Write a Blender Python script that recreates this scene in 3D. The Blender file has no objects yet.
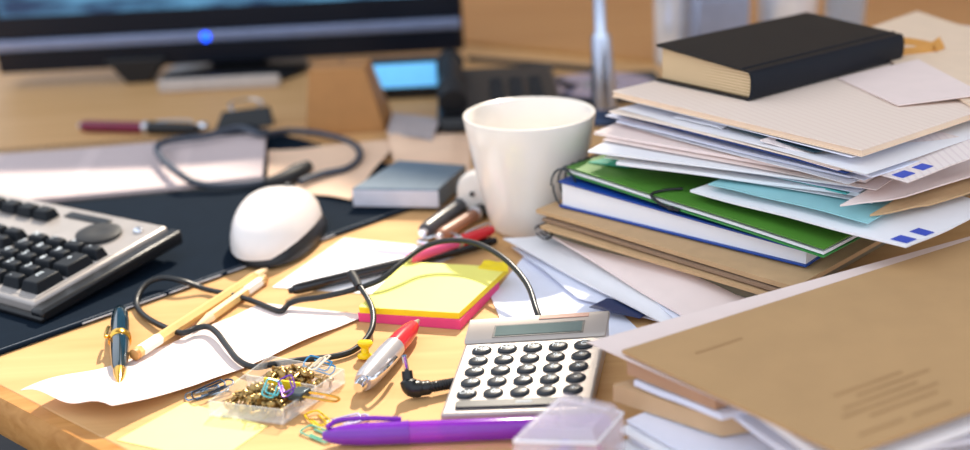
import bpy, math, random
from mathutils import Vector, Matrix, Quaternion, noise
random.seed(7)
S = 0.01                      # everything below is written in centimetres
sc = bpy.context.scene
COL = sc.collection
# ------------------------------------------------------------------ camera geometry
CH = 29.0; CP = math.radians(20.5); CR = math.radians(3.0); CF = 1070.0
Fv = Vector((0, math.cos(CP), -math.sin(CP)))
R0 = Vector((1, 0, 0)); U0 = Vector((0, math.sin(CP), math.cos(CP)))
Rv = R0*math.cos(CR) - U0*math.sin(CR)
Uv = U0*math.cos(CR) + R0*math.sin(CR)
def at(x, y, z=0.0):
    """point at height z (cm above the desk) that the photograph shows at x, y"""
    d = Fv + Rv*((x-485)/CF) + Uv*((225-y)/CF)
    t = (z-CH)/d.z
    return Vector((d.x*t, d.y*t, z))
def atY(x, y, Y):
    d = Fv + Rv*((x-485)/CF) + Uv*((225-y)/CF)
    t = Y/d.y
    return Vector((d.x*t, Y, CH+d.z*t))
# ------------------------------------------------------------------ materials
def lin(c):
    return tuple(((v/255)/12.92 if v/255 <= .04045 else ((v/255+.055)/1.055)**2.4) for v in c)
MATS = {}
def mat(name, rgb, rough=.5, metal=0., noise_amt=.06, nscale=60., bump=0., bscale=400., spec=.5,
        trans=0., ior=1.45, emit=None, es=0., coat=0., alpha=1.):
    if name in MATS: return MATS[name]
    m = bpy.data.materials.new(name); m.use_nodes = True
    nt = m.node_tree; b = nt.nodes['Principled BSDF']
    tc = nt.nodes.new('ShaderNodeTexCoord')
    c = lin(rgb)
    n = nt.nodes.new('ShaderNodeTexNoise'); n.inputs['Scale'].default_value = nscale
    n.inputs['Detail'].default_value = 3
    nt.links.new(tc.outputs['Object'], n.inputs['Vector'])
    r = nt.nodes.new('ShaderNodeValToRGB')
    r.color_ramp.elements[0].position = .3; r.color_ramp.elements[1].position = .7
    r.color_ramp.elements[0].color = (*[v*(1-noise_amt) for v in c], 1)
    r.color_ramp.elements[1].color = (*[min(1, v*(1+noise_amt)) for v in c], 1)
    nt.links.new(n.outputs['Fac'], r.inputs['Fac'])
    nt.links.new(r.outputs['Color'], b.inputs['Base Color'])
    b.inputs['Roughness'].default_value = rough
    b.inputs['Metallic'].default_value = metal
    b.inputs['Specular IOR Level'].default_value = spec
    b.inputs['Transmission Weight'].default_value = trans
    b.inputs['IOR'].default_value = ior
    b.inputs['Coat Weight'].default_value = coat
    b.inputs['Alpha'].default_value = alpha
    if emit is not None:
        b.inputs['Emission Color'].default_value = (*lin(emit), 1)
        b.inputs['Emission Strength'].default_value = es
    if bump:
        n2 = nt.nodes.new('ShaderNodeTexNoise'); n2.inputs['Scale'].default_value = bscale
        bp = nt.nodes.new('ShaderNodeBump'); bp.inputs['Strength'].default_value = bump
        bp.inputs['Distance'].default_value = .0006
        nt.links.new(tc.outputs['Object'], n2.inputs['Vector'])
        nt.links.new(n2.outputs['Fac'], bp.inputs['Height'])
        nt.links.new(bp.outputs['Normal'], b.inputs['Normal'])
    MATS[name] = m
    return m
def wood(name, c1, c2, scale=6., rough=.42, rot=0.):
    m = bpy.data.materials.new(name); m.use_nodes = True
    nt = m.node_tree; b = nt.nodes['Principled BSDF']
    tc = nt.nodes.new('ShaderNodeTexCoord'); mp = nt.nodes.new('ShaderNodeMapping')
    mp.inputs['Rotation'].default_value = (0, 0, rot)
    mp.inputs['Scale'].default_value = (1, 14, 14)
    n = nt.nodes.new('ShaderNodeTexNoise'); n.inputs['Scale'].default_value = scale
    n.inputs['Detail'].default_value = 6; n.inputs['Distortion'].default_value = .6
    r = nt.nodes.new('ShaderNodeValToRGB')
    r.color_ramp.elements[0].position = .3; r.color_ramp.elements[1].position = .75
    r.color_ramp.elements[0].color = (*lin(c2), 1); r.color_ramp.elements[1].color = (*lin(c1), 1)
    nt.links.new(tc.outputs['Object'], mp.inputs['Vector'])
    nt.links.new(mp.outputs['Vector'], n.inputs['Vector'])
    nt.links.new(n.outputs['Fac'], r.inputs['Fac'])
    nt.links.new(r.outputs['Color'], b.inputs['Base Color'])
    b.inputs['Roughness'].default_value = rough
    b.inputs['Specular IOR Level'].default_value = .12
    return m
def striped(name, rgb, ink, pitch, frac, axis=0, rot=0., rough=.7, gap=None):
    """paper printed with fine rules: ink lines every `pitch` cm (object space)"""
    m = bpy.data.materials.new(name); m.use_nodes = True
    nt = m.node_tree; b = nt.nodes['Principled BSDF']
    tc = nt.nodes.new('ShaderNodeTexCoord'); mp = nt.nodes.new('ShaderNodeMapping')
    mp.inputs['Rotation'].default_value = (0, 0, rot)
    sx = nt.nodes.new('ShaderNodeSeparateXYZ')
    nt.links.new(tc.outputs['Object'], mp.inputs['Vector']); nt.links.new(mp.outputs['Vector'], sx.inputs['Vector'])
    def math_(op, a, bb):
        n = nt.nodes.new('ShaderNodeMath'); n.operation = op
        for i, v in enumerate((a, bb)):
            if isinstance(v, (int, float)): n.inputs[i].default_value = v
            else: nt.links.new(v, n.inputs[i])
        return n.outputs[0]
    v = math_('DIVIDE', sx.outputs[axis], pitch*S)
    v = math_('FRACT', v, 0); v = math_('LESS_THAN', v, frac)
    if gap:
        w = math_('DIVIDE', sx.outputs[1-axis], gap*S); w = math_('FRACT', w, 0); w = math_('LESS_THAN', w, .86)
        v = math_('MULTIPLY', v, w)
    mx = nt.nodes.new('ShaderNodeMixRGB'); mx.inputs[1].default_value = (*lin(rgb), 1); mx.inputs[2].default_value = (*lin(ink), 1)
    nt.links.new(v, mx.inputs[0]); nt.links.new(mx.outputs[0], b.inputs['Base Color'])
    b.inputs['Roughness'].default_value = rough
    return m
# ------------------------------------------------------------------ mesh builder (cm)
def frame_from(d, up=Vector((0, 0, 1))):
    x = d.normalized()
    if abs(x.dot(up)) > .98: up = Vector((0, 1, 0))
    y = up.cross(x).normalized(); z = x.cross(y)
    return x, y, z
class MB:
    def __init__(s): s.v = []; s.f = []
    def add(s, vs, fs):
        o = len(s.v); s.v += [Vector(p) for p in vs]; s.f += [tuple(i+o for i in f) for f in fs]; return s
    def box(s, a, b):
        x0, y0, z0 = a; x1, y1, z1 = b
        return s.add([(x0,y0,z0),(x1,y0,z0),(x1,y1,z0),(x0,y1,z0),(x0,y0,z1),(x1,y0,z1),(x1,y1,z1),(x0,y1,z1)],
                     [(3,2,1,0),(4,5,6,7),(0,1,5,4),(1,2,6,5),(2,3,7,6),(3,0,4,7)])
    def frustum(s, cx, cy, z0, z1, w0, d0, w1, d1):
        v = []
        for z, w, d in ((z0,w0,d0),(z1,w1,d1)):
            v += [(cx-w/2,cy-d/2,z),(cx+w/2,cy-d/2,z),(cx+w/2,cy+d/2,z),(cx-w/2,cy+d/2,z)]
        return s.add(v, [(3,2,1,0),(4,5,6,7),(0,1,5,4),(1,2,6,5),(2,3,7,6),(3,0,4,7)])
    def prism(s, pts, z0, z1):
        n = len(pts)
        a = sum(pts[i][0]*pts[(i+1)%n][1]-pts[(i+1)%n][0]*pts[i][1] for i in range(n))
        if a < 0: pts = pts[::-1]
        v = [(p[0],p[1],z0) for p in pts]+[(p[0],p[1],z1) for p in pts]
        return s.add(v, [tuple(range(n))[::-1], tuple(range(n,2*n))]+[(i,(i+1)%n,(i+1)%n+n,i+n) for i in range(n)])
    def lathe(s, prof, c=(0,0,0), ax=(0,0,1), n=32, cap=True):
        ax = Vector(ax).normalized(); x = ax.orthogonal().normalized(); y = ax.cross(x); c = Vector(c)
        v = []; f = []
        for r, h in prof:
            for k in range(n):
                t = 2*math.pi*k/n
                v.append(c+ax*h+(x*math.cos(t)+y*math.sin(t))*r)
        for i in range(len(prof)-1):
            for k in range(n):
                a = i*n+k; b = i*n+(k+1)%n
                f.append((a, b, b+n, a+n))
        if cap:
            f.append(tuple(range(n))[::-1]); f.append(tuple(range((len(prof)-1)*n, len(prof)*n)))
        return s.add(v, f)
    def tube(s, pts, r, n=10, flat=1.):
        pts = [Vector(p) for p in pts]; m = len(pts)
        rr = r if isinstance(r, (list, tuple)) else [r]*m
        v = []; f = []; up = None
        for i, p in enumerate(pts):
            d = (pts[min(i+1,m-1)]-pts[max(i-1,0)]).normalized()
            if up is None: up = d.orthogonal().normalized() if abs(d.z) > .9 else Vector((0,0,1))
            y = up.cross(d)
            if y.length < 1e-4: y = d.orthogonal()
            y.normalize(); z = d.cross(y).normalized(); up = z
            for k in range(n):
                t = 2*math.pi*k/n
                v.append(p+(y*math.cos(t)+z*math.sin(t)*flat)*rr[i])
        for i in range(m-1):
            for k in range(n):
                a = i*n+k; b = i*n+(k+1)%n; f.append((a,b,b+n,a+n))
        f.append(tuple(range(n))[::-1]); f.append(tuple(range((m-1)*n, m*n)))
        return s.add(v, f)
    def grid(s, P, t=.03, nx=16, ny=12):
        """P(u,v) -> point; a sheet of thickness t"""
        top = [[Vector(P(i/nx, j/ny)) for i in range(nx+1)] for j in range(ny+1)]
        v = [p for row in top for p in row]; N = len(v); w = nx+1
        v += [p-Vector((0,0,t)) for p in v]
        f = []
        for j in range(ny):
            for i in range(nx):
                a = j*w+i
                f.append((a,a+1,a+1+w,a+w)); f.append((a+N,a+w+N,a+1+w+N,a+1+N))
        for i in range(nx):
            f.append((i,i+N,i+1+N,i+1)); a = ny*w+i; f.append((a,a+1,a+1+N,a+N))
        for j in range(ny):
            a = j*w; f.append((a,a+w,a+w+N,a+N)); a = j*w+nx; f.append((a,a+N,a+w+N,a+w))
        return s.add(v, f)
    def sphere(s, c, r, sq=(1,1,1), n=16, m=10):
        prof = [(max(1e-4, math.sin(math.pi*i/m)), -math.cos(math.pi*i/m)) for i in range(m+1)]
        o = len(s.v); s.lathe(prof, n=n, cap=False)
        c = Vector(c)
        for i in range(o, len(s.v)):
            p = s.v[i]; s.v[i] = c+Vector((p.x*r*sq[0], p.y*r*sq[1], p.z*r*sq[2]))
        return s
    def map(s, fn): s.v = [Vector(fn(p)) for p in s.v]; return s
def wpos(o):
    p = Vector((0,0,0))
    while o is not None: p = p+o.location; o = o.parent
    return p
def part(name, mb, m, parent=None, smooth=40, bevel=0., bseg=2, origin=None, label=None, kind=None):
    """mb holds world-cm points (parent's location is taken off)"""
    me = bpy.data.meshes.new(name)
    off = wpos(parent) if parent is not None else (Vector(origin)*S if origin is not None else Vector((0,0,0)))
    me.from_pydata([p*S-off for p in mb.v], [], mb.f)
    me.materials.append(m)
    import bmesh
    bm = bmesh.new(); bm.from_mesh(me); bmesh.ops.recalc_face_normals(bm, faces=bm.faces); bm.to_mesh(me); bm.free()
    if smooth:
        for p in me.polygons: p.use_smooth = True
        me.set_sharp_from_angle(angle=math.radians(smooth))
    o = bpy.data.objects.new(name, me); COL.objects.link(o)
    if parent is not None: o.parent = parent
    else: o.location = off
    if bevel:
        b = o.modifiers.new('bevel', 'BEVEL'); b.width = bevel*S; b.segments = bseg; b.limit_method = 'ANGLE'; b.angle_limit = math.radians(35)
    if label: o['label'] = label
    if kind: o['kind'] = kind
    return o
def tag(o, label, cat, group=None, kind=None):
    if label: o['label'] = label
    if cat: o['category'] = cat
    if group: o['group'] = group
    if kind: o['kind'] = kind
    return o
def thing(name, label, cat, loc=(0,0,0), group=None):
    o = bpy.data.objects.new(name, None); COL.objects.link(o)
    o.empty_display_size = .01
    o.location = Vector(loc)*S
    return tag(o, label, cat, group)
def dup(o, parent=None):
    c = o.copy(); COL.objects.link(c)
    if parent is not None: c.parent = parent
    for ch in list(o.children): dup(ch, c)
    return c
def place(o, A, B=None, roll=0., up=None):
    """stand a local-built thing at A with its local X pointing to B"""
    A = Vector(A)
    if B is not None:
        x, y, z = frame_from(Vector(B)-A)
        M = Matrix((x, y, z)).transposed().to_4x4() @ Matrix.Rotation(roll, 4, 'X')
    else: M = Matrix.Identity(4)
    M.translation = A*S
    o.matrix_world = M
    o.location = M.translation; o.rotation_mode = 'QUATERNION'; o.rotation_quaternion = M.to_quaternion()
    return o
def text_mb(txt, size, depth=.01, align='CENTER'):
    cu = bpy.data.curves.new('t', 'FONT'); cu.body = txt; cu.size = size; cu.extrude = depth
    cu.align_x = align; cu.align_y = 'CENTER'; cu.resolution_u = 3
    o = bpy.data.objects.new('t', cu); COL.objects.link(o)
    me = bpy.data.meshes.new_from_object(o)
    mb = MB(); mb.add([v.co.copy() for v in me.vertices], [tuple(p.vertices) for p in me.polygons])
    bpy.data.objects.remove(o); bpy.data.curves.remove(cu); bpy.data.meshes.remove(me)
    return mb
def smoothpath(pts, n=8):
    pts = [Vector(p) for p in pts]; out = []
    for i in range(len(pts)-1):
        p0 = pts[max(i-1,0)]; p1 = pts[i]; p2 = pts[i+1]; p3 = pts[min(i+2,len(pts)-1)]
        for k in range(n):
            t = k/n
            out.append(.5*((2*p1)+(-p0+p2)*t+(2*p0-5*p1+4*p2-p3)*t*t+(-p0+3*p1-3*p2+p3)*t**3))
    out.append(pts[-1]); return out
def wob(u, v, seed, amp, fr=2.2):
    return amp*noise.noise(Vector((u*fr+seed*7.3, v*fr-seed*3.1, seed*1.7)))
def Z(p, z): return Vector((p[0], p[1], z))
def sheet(name, label, cat, cs, m, t=.03, amp=0., seed=1, group=None, nx=18, ny=14, bump=None, parent=None, smooth=60):
    """cs: four corners in order, world cm; u runs 0->1 and 3->2, v runs 0->3 and 1->2"""
    c = [Vector(p) for p in cs]
    def P(u, v):
        p = (c[0]*(1-u)+c[1]*u)*(1-v)+(c[3]*(1-u)+c[2]*u)*v
        h = wob(u, v, seed, amp) if amp else 0
        if bump: h += bump(u, v)
        return p+Vector((0,0,h))
    mb = MB().grid(P, t, nx, ny)
    if parent is not None: return part(name, mb, m, parent, smooth=smooth)
    o = part(name, mb, m, None, smooth=smooth, origin=(c[0]+c[1]+c[2]+c[3])/4)
    return tag(o, label, cat, group)
def rect(F, L, z, right, back=None):
    """sheet corners from its front corner F and left corner L (px), going `right` cm at right angles; z height of the top"""
    zf, zl = (z if isinstance(z, tuple) else (z, z))
    a = at(F[0], F[1], zf); b = at(L[0], L[1], zl)
    d = (b-a); d.z = 0; d.normalize(); n = Vector((d.y, -d.x, 0))
    if n.x < 0: n = -n
    return [b, a, a+n*right, b+n*right]
# ------------------------------------------------------------------ palette
M_desk = wood('desk_wood', (216,172,120), (200,153,100), 5, .5, math.radians(-39))
M_desk2 = wood('far_desk_wood', (206,154,100), (190,136,84), 5, .5, math.radians(-39))
M_edge = wood('desk_edge_wood', (205,150,88), (176,120,62), 9, .4)
M_leg = mat('desk_leg_paint', (60,60,64), .5, .3)
M_black = mat('black_plastic', (20,21,24), .35)
M_blacksoft = mat('soft_black', (26,28,32), .6)
M_mat = mat('desk_mat_vinyl', (17,28,40), .8, bump=.25, bscale=700, spec=.05)
M_stitch = mat('mat_edge_trim', (196,196,200), .5)
M_bezel = mat('monitor_gloss_black', (12,17,28), .3, spec=.3)
M_silver = mat('satin_silver', (196,196,200), .3, .85)
M_chrome = mat('chrome', (225,228,235), .09, 1.)
M_white = mat('white_paper', (240,238,240), .75, noise_amt=.015, bump=.1, bscale=60)
M_cream = mat('cream_paper', (238,222,206), .75, noise_amt=.02, bump=.1, bscale=60)
M_pinkp = mat('blush_paper', (240,220,212), .75, noise_amt=.02, bump=.12, bscale=40)
M_lav = mat('cool_white_paper', (230,232,246), .6, noise_amt=.02, bump=.15, bscale=30)
M_kraft = mat('kraft_paper', (196,160,118), .75, noise_amt=.05, nscale=90, bump=.1)
M_kraftd = mat('dull_brown_card', (150,122,98), .8, noise_amt=.06)
M_tan = mat('tan_envelope', (188,150,104), .7, noise_amt=.04, nscale=40)
M_folder = striped('ruled_manila', (240,220,204), (236,214,198), .55, .3, 0, math.radians(-20))
M_manila = mat('manila_card', (238,212,184), .7, noise_amt=.03)
M_green = mat('green_card', (78,134,46), .42, noise_amt=.08, nscale=25)
M_green2 = mat('bright_green_card', (56,140,66), .4, noise_amt=.05)
M_teal = mat('teal_card', (96,186,180), .45, noise_amt=.04)
M_tealp = mat('pale_teal_card', (150,204,208), .5, noise_amt=.04)
M_blue = mat('blue_card', (20,66,150), .4, noise_amt=.05)
M_navy = mat('navy_card', (34,46,84), .5)
M_bsq = mat('blue_print', (62,86,190), .5)
M_yel = mat('yellow_note', (250,240,122), .6, noise_amt=.02)
M_yelp = mat('pale_yellow_note', (248,232,140), .65, noise_amt=.02)
M_yeld = mat('yellow_edges', (246,214,30), .6, noise_amt=.03)
M_pink = mat('pink_edges', (228,70,130), .6, noise_amt=.03)
M_ceram = mat('white_ceramic', (236,228,218), .22, noise_amt=.01, coat=.4)
M_bookc = mat('black_leatherette', (40,36,33), .6, bump=.2, bscale=900, spec=.2)
M_blue_b = mat('blueish_spine', (16,22,32), .5, bump=.2, bscale=900, spec=.25)
M_ribbon = mat('ochre_ribbon', (206,146,70), .5)
M_redpl = mat('red_plastic', (206,38,48), .25, coat=.3)
M_burg = mat('burgundy_plastic', (112,14,52), .3)
M_gold = mat('gold_trim', (226,178,78), .22, 1.)
M_brass = mat('brass', (160,132,82), .34, .9, noise_amt=.12, nscale=200)
M_pengreen = mat('dark_teal_lacquer', (10,38,48), .12, coat=.8)
M_purple = mat('purple_translucent', (150,40,200), .15, trans=.45, coat=.3)
M_purpled = mat('purple_solid', (110,30,160), .2, coat=.4)
M_pencil = mat('pencil_wood', (222,184,116), .5, noise_amt=.06)
M_clear = mat('clear_plastic', (250,250,246), .08, alpha=.2, noise_amt=0)
M_frost = mat('frosted_plastic', (242,234,242), .15, alpha=.3, noise_amt=.01)
M_ypin = mat('yellow_plastic', (244,206,20), .3)
M_legend = mat('white_print', (214,222,226), .6)
M_legendg = mat('grey_print', (170,176,180), .6)
M_calc = mat('calculator_shell', (176,166,158), .34, .35, noise_amt=.01)
M_keyb = mat('keyboard_key_black', (17,22,28), .5, spec=.25)
M_rub = mat('rubber_key', (38,42,48), .35, noise_amt=.03)
M_mousew = mat('pearl_plastic', (230,222,216), .3, coat=.3, noise_amt=.01)
# ------------------------------------------------------------------ setting: floor, added sun and fill blockers, desks
du = Vector((.78, -.63, 0)).normalized(); dv = Vector((-du.y, du.x, 0))
DO = at(95, 450, 0)
def D(u, v, z=0.): return DO+du*u+dv*v+Vector((0,0,z))
def dmap(p): return D(p.x, p.y, p.z)
M_floor = mat('dark_floor', (38,38,42), .7, noise_amt=.15, nscale=8)
M_wall = mat('wall_paint', (196,176,156), .85, noise_amt=.02)
part('floor', MB().box((-260,-160,-80), (260,300,-75)), M_floor, kind='structure')
WV = 172.
wu0, wu1, wz0, wz1 = -190., -57., 146., 216.  # unseen wall added; opening sized so sun reaches only the foreground
w = MB()
w.box((-240,WV,-75), (200,WV+12,wz0)); w.box((-240,WV,wz1), (200,WV+12,230))
w.box((-240,WV,wz0), (wu0,WV+12,wz1)); w.box((wu1,WV,wz0), (200,WV+12,wz1))
part('sun_mask_wall', w.map(dmap), M_wall, kind='structure')
part('fill_block_slab', MB().box((-240,5,230), (200,WV+12,236)).map(dmap), mat('fill_slab_paint', (214,208,200), .9), kind='structure')  # unseen slab added overhead to cut sky fill on the background
fr = MB()
fr.box((wu0,WV+2,wz0), (wu1,WV+8,wz0+4)).box((wu0,WV+2,wz1-4), (wu1,WV+8,wz1)).box((wu0,WV+2,wz0+4), (wu0+4,WV+8,wz1-4)).box((wu1-4,WV+2,wz0+4), (wu1,WV+8,wz1-4))
part('sun_opening_frame', fr.map(dmap), mat('opening_frame_paint', (230,228,224), .5), kind='structure')  # unseen frame around the opening that shapes the sun patch

def desk(label, u0, u1, v0, v1, m):
    t = thing('desk', label, 'desk', D((u0+u1)/2, (v0+v1)/2, -75))
    part('desktop', MB().box((u0+.0,v0+.9,-3), (u1,v1,0)).map(dmap), m, t, bevel=.12)
    e = MB(); prof = [(0.9,-3),( .25,-2.9),(0,-2.4),(0,-.6),(.25,-.12),(.9,0)]
    vs = []; fs = []
    for u in (u0, u1):
        for (y, z) in prof: vs.append((u, v0+y, z))
    n = len(prof)
    fs = [(i,i+1,i+1+n,i+n) for i in range(n-1)]+[(n-1,0,n,2*n-1)]+[tuple(range(n)), tuple(range(n,2*n))]
    e.add(vs, fs)
    part('edge_band', e.map(dmap), M_edge, t)
    for uu in (u0+5, u1-8):
        for vv in (v0+6, v1-9):
            part('leg', MB().box((uu,vv,-75), (uu+4,vv+4,-3)).map(dmap), M_leg, t)
    return t
desk('light wooden desk carrying the keyboard, mug and paper stack', -120, 80, 0, 92, M_desk)
desk('second brown wooden desk pushed up behind the cluttered one', -120, 130, 94, 168, M_desk2)

# ------------------------------------------------------------------ monitor
mon = thing('monitor', 'large black monitor with silver strip and blue power light', 'monitor', (-31.5,138,0))
part('housing', MB().box((-62,138,1.7), (-1.5,142,44)), M_bezel, mon, bevel=.5, bseg=3)
part('lower_panel', MB().box((-61.5,137.3,1.9), (-2,138.2,4.6)), M_bezel, mon, bevel=.2)
part('silver_strip', MB().box((-61.6,137.0,4.7), (-1.8,138.1,6.1)), mat('blue_grey_strip', (128,140,170), .3, .5), mon, bevel=.25, bseg=3)
scr = bpy.data.materials.new('lit_screen'); scr.use_nodes = True
nt = scr.node_tree; b = nt.nodes['Principled BSDF']; b.inputs['Base Color'].default_value = (.005,.01,.02,1); b.inputs['Roughness'].default_value = .2
tc = nt.nodes.new('ShaderNodeTexCoord'); mp = nt.nodes.new('ShaderNodeMapping'); mp.inputs['Scale'].default_value = (7,7,40)
ns = nt.nodes.new('ShaderNodeTexNoise'); ns.inputs['Scale'].default_value = 1.4; ns.inputs['Detail'].default_value = 2
rp = nt.nodes.new('ShaderNodeValToRGB')
rp.color_ramp.elements[0].position = .38; rp.color_ramp.elements[0].color = (*lin((16,44,78)),1)
rp.color_ramp.elements[1].position = .66; rp.color_ramp.elements[1].color = (*lin((96,160,200)),1)
nt.links.new(tc.outputs['Object'], mp.inputs['Vector']); nt.links.new(mp.outputs['Vector'], ns.inputs['Vector'])
nt.links.new(ns.outputs['Fac'], rp.inputs['Fac']); nt.links.new(rp.outputs['Color'], b.inputs['Emission Color'])
b.inputs['Emission Strength'].default_value = .8
part('screen', MB().box((-60.3,137.85,9.0), (-3.2,138.1,42.6)), scr, mon, smooth=0)
pl = atY(206, 40, 137)
part('power_light', MB().sphere((pl.x, 137.0, 5.4), .62, (1,.35,1)), mat('blue_led', (20,80,255), .3, emit=(20,80,255), es=2.6), mon)
part('stand_neck', MB().box((-35,139.5,1.0), (-28,146,14)), M_black, mon, bevel=.4)
part('stand_foot', MB().lathe([(.1,0),(9.3,0),(9.5,.5),(9,.9),(2,1.2),(.1,1.2)], (-31.5,139.5,0), n=48), M_black, mon)
part('foot_trim', MB().box((-39.2,129.6,0.05), (-24.3,130.4,1.6)), mat('pale_trim', (190,180,172), .4), mon, bevel=.2)
part('foot_bracket', MB().frustum(-43.5,137.5,0.0,3.2,3,3,8,3), M_black, mon, bevel=.2)

# brown block added in place of a lit desk patch, display dock, phone
bx = thing('lit_patch_block', 'narrow brown block standing in for a lit desk patch before the monitor', 'box', (-13.6,108,0))
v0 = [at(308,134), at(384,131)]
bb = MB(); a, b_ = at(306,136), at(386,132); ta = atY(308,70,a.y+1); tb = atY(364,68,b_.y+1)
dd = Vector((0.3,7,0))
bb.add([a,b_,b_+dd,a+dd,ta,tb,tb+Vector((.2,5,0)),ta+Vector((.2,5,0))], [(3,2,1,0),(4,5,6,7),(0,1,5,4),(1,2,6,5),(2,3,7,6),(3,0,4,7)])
part('block_body', bb, mat('lit_patch_brown', (176,124,70), .6, noise_amt=.05), bx, bevel=.15)
part('block_seam', MB().tube([ta+Vector((3.0,2.5,.03)), ta+Vector((3.05,4.6,.03))], .1, n=6), M_kraftd, bx)

dk = thing('docking_station', 'black desk gadget with a glowing pale blue panel', 'gadget', (-8.6,121,0))
p0 = at(366,101); p1 = at(440,98)
part('body', MB().box((p0.x-.4,p0.y,0), (p1.x+.3,p0.y+5,3.9)), M_black, dk, bevel=.3)
q0 = atY(370,89,p0.y-.1); q1 = atY(436,62,p0.y-.1)
part('lit_panel', MB().box((q0.x-.2,p0.y-.25,q0.z), (q1.x,p0.y+.02,q1.z)), mat('blue_panel', (120,200,240), .3, emit=(96,176,236), es=.55), dk, bevel=.08)

ph = thing('desk_telephone', 'black desk telephone lying behind the white mug', 'telephone', (1,112,0))
hx = MB()
hx.add([(-4.5,104,0),(8.8,104,0),(8.8,120,0),(-4.5,120,0),(-4.2,104.4,1.6),(8.5,104.4,1.6),(8.5,119.6,3.4),(-4.2,119.6,3.4)], [(3,2,1,0),(4,5,6,7),(0,1,5,4),(1,2,6,5),(2,3,7,6),(3,0,4,7)])
part('phone_body', hx, M_black, ph, bevel=.5, bseg=3)
part('handset', MB().tube(smoothpath([(-2.6,105.5,2.9),(-2.7,108,3.9),(-2.8,112,4.5),(-2.9,116,4.7),(-3,118.0,4.3)]), [1.5 if (i<8 or i>24) else 1.1 for i in range(33)], n=12), M_blacksoft, ph)
for i in range(3):
    for j in range(4):
        part('key', MB().frustum(2+i*2.1, 107.5+j*2.1, 1.9+j*.27, 2.5+j*.27, 1.5, 1.3, 1.2, 1.0), M_blacksoft, ph)
part('cord', MB().tube(smoothpath([(9,116,2),(12,120,.4),(16,126,.35),(10,132,.35),(-1,139,.35)]), .35, n=8), M_black, ph)

# ------------------------------------------------------------------ metal stand, disc, tumblers
c0 = at(605,121); A = c0
st = thing('metal_stand', 'slim polished metal stem stepping thicker towards its foot behind the mug', 'stand', c0)
prof = [(2.5,0),(2.6,.4),(2.3,.8),(1.6,1.2),(1.35,1.5)]
top = Vector((-.035,0.02,1)).normalized()
part('base', MB().lathe([(.01,0)]+prof+[(.01,1.5)], c0, n=36), mat('dark_metal', (60,72,96), .3, .8), st)
part('stem', MB().lathe([(.01,1.2),(1.35,1.3),(1.2,4),(.98,8.6),(.9,8.8),(.62,9.2),(.58,14),(.52,20),(.4,24),(.2,24.4),(.01,24.4)], c0, top, n=28), mat('blue_steel', (196,204,220), .22, .95), st)

cc = at(600,84,.9)
tag(part('disc_case', MB().box((cc.x-7,cc.y-6.2,0), (cc.x+7.2,cc.y+6.2,.75)), M_blacksoft, bevel=.15, origin=(cc.x,cc.y,0)), 'flat black disc case beneath the shiny disc', 'disc case')
cd = thing('compact_disc', 'shiny lilac and blue compact disc on a black case', 'disc', (cc.x,cc.y,.78))
part('disc', MB().lathe([(2.1,.0),(6,.0),(6,.12),(2.1,.12),(2.1,0)], (cc.x,cc.y,.78), n=56, cap=False), mat('disc_foil', (190,184,216), .2, .6), cd)
part('hub', MB().lathe([(.75,0),(2.1,0),(2.1,.13),(.75,.13),(.75,0)], (cc.x,cc.y,.78), n=40, cap=False), M_clear, cd)

M_bchrome = mat('bright_steel', (244,246,252), .2, .35, spec=.8)
M_glass = mat('tumbler_glass', (238,244,252), .03, trans=.85, ior=1.45, noise_amt=0)
def tumbler(p, r, h, label, cat, m, rimm):
    t = thing('tumbler', label, cat, p, 'shiny tumblers behind the black book')
    part('cup', MB().lathe([(.01,0),(r*.86,0),(r*.9,.2),(r,h),(r*.93,h),(r*.82,.9),(.01,.9)], p, n=40, cap=False), m, t)
    part('rim', MB().lathe([(r*.9,h-.05),(r*1.03,h-.1),(r*1.03,h+.12),(r*.9,h+.12),(r*.9,h-.05)], p, n=40, cap=False), rimm, t)
    return t
p = at(673,62); tumbler((p.x,p.y,0), 2.5, 11, 'narrow chrome tumbler peeping over the left corner of the black book', 'tumbler', M_bchrome, M_silver)
p = at(784,62); tumbler((p.x,p.y,0), 3.6, 10, 'wide chrome tumbler behind the middle of the black book', 'tumbler', M_bchrome, M_silver)
p = at(842,50); tumbler((p.x,p.y,0), 2.6, 10, 'clear glass tumbler behind the far corner of the black book', 'tumbler', M_glass, M_chrome)
p = at(722,70)
tn = thing('steel_canister', 'square blue-grey steel canister between two chrome tumblers', 'canister', (p.x,p.y,0))
part('body', MB().box((p.x-3.6,p.y-2,0), (p.x+2.6,p.y+3,9)), mat('blue_grey_metal', (160,168,190), .35, .6), tn, bevel=.3)
part('lid', MB().box((p.x-3.8,p.y-2.2,9), (p.x+2.8,p.y+3.2,9.8)), M_silver, tn, bevel=.2)

# ------------------------------------------------------------------ desk mat, keyboard, mouse
m0, m1 = at(0,356), at(461,193)
e = (m1-m0).normalized(); nrm = Vector((-e.y, e.x, 0))
A0 = m0-e*14; A1 = m1+e*1.0
matq = [A0, A1, A1+nrm*10+e*0, A1+nrm*42, A0+nrm*48+Vector((0,0,0))]
dm = thing('desk_mat', 'dark vinyl desk mat beneath the keyboard and mouse', 'desk mat', A0)
part('pad', MB().prism([A0, A1, A1+nrm*34, A0+nrm*44], .02, .3), M_mat, dm, bevel=.08)
for k, (s0, s1) in enumerate([(.12,.34),(.36,.47),(.475,.55),(.56,.595),(.60,.625),(.64,.735)]):
    a = A0.lerp(A1, s0)-nrm*.03; b_ = A0.lerp(A1, s1)-nrm*.03
    if k < 1: continue
    part('edge_trim', MB().tube([Z(a,.22), Z(b_,.22)], .05, n=6), M_stitch, dm)
part('edge_stitching', MB().tube([Z(A0.lerp(A1,.14),.3)+nrm*.25, Z(A0.lerp(A1,.98),.3)+nrm*.25], .03, n=5), mat('grey_thread', (110,116,124), .7), dm)

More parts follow.
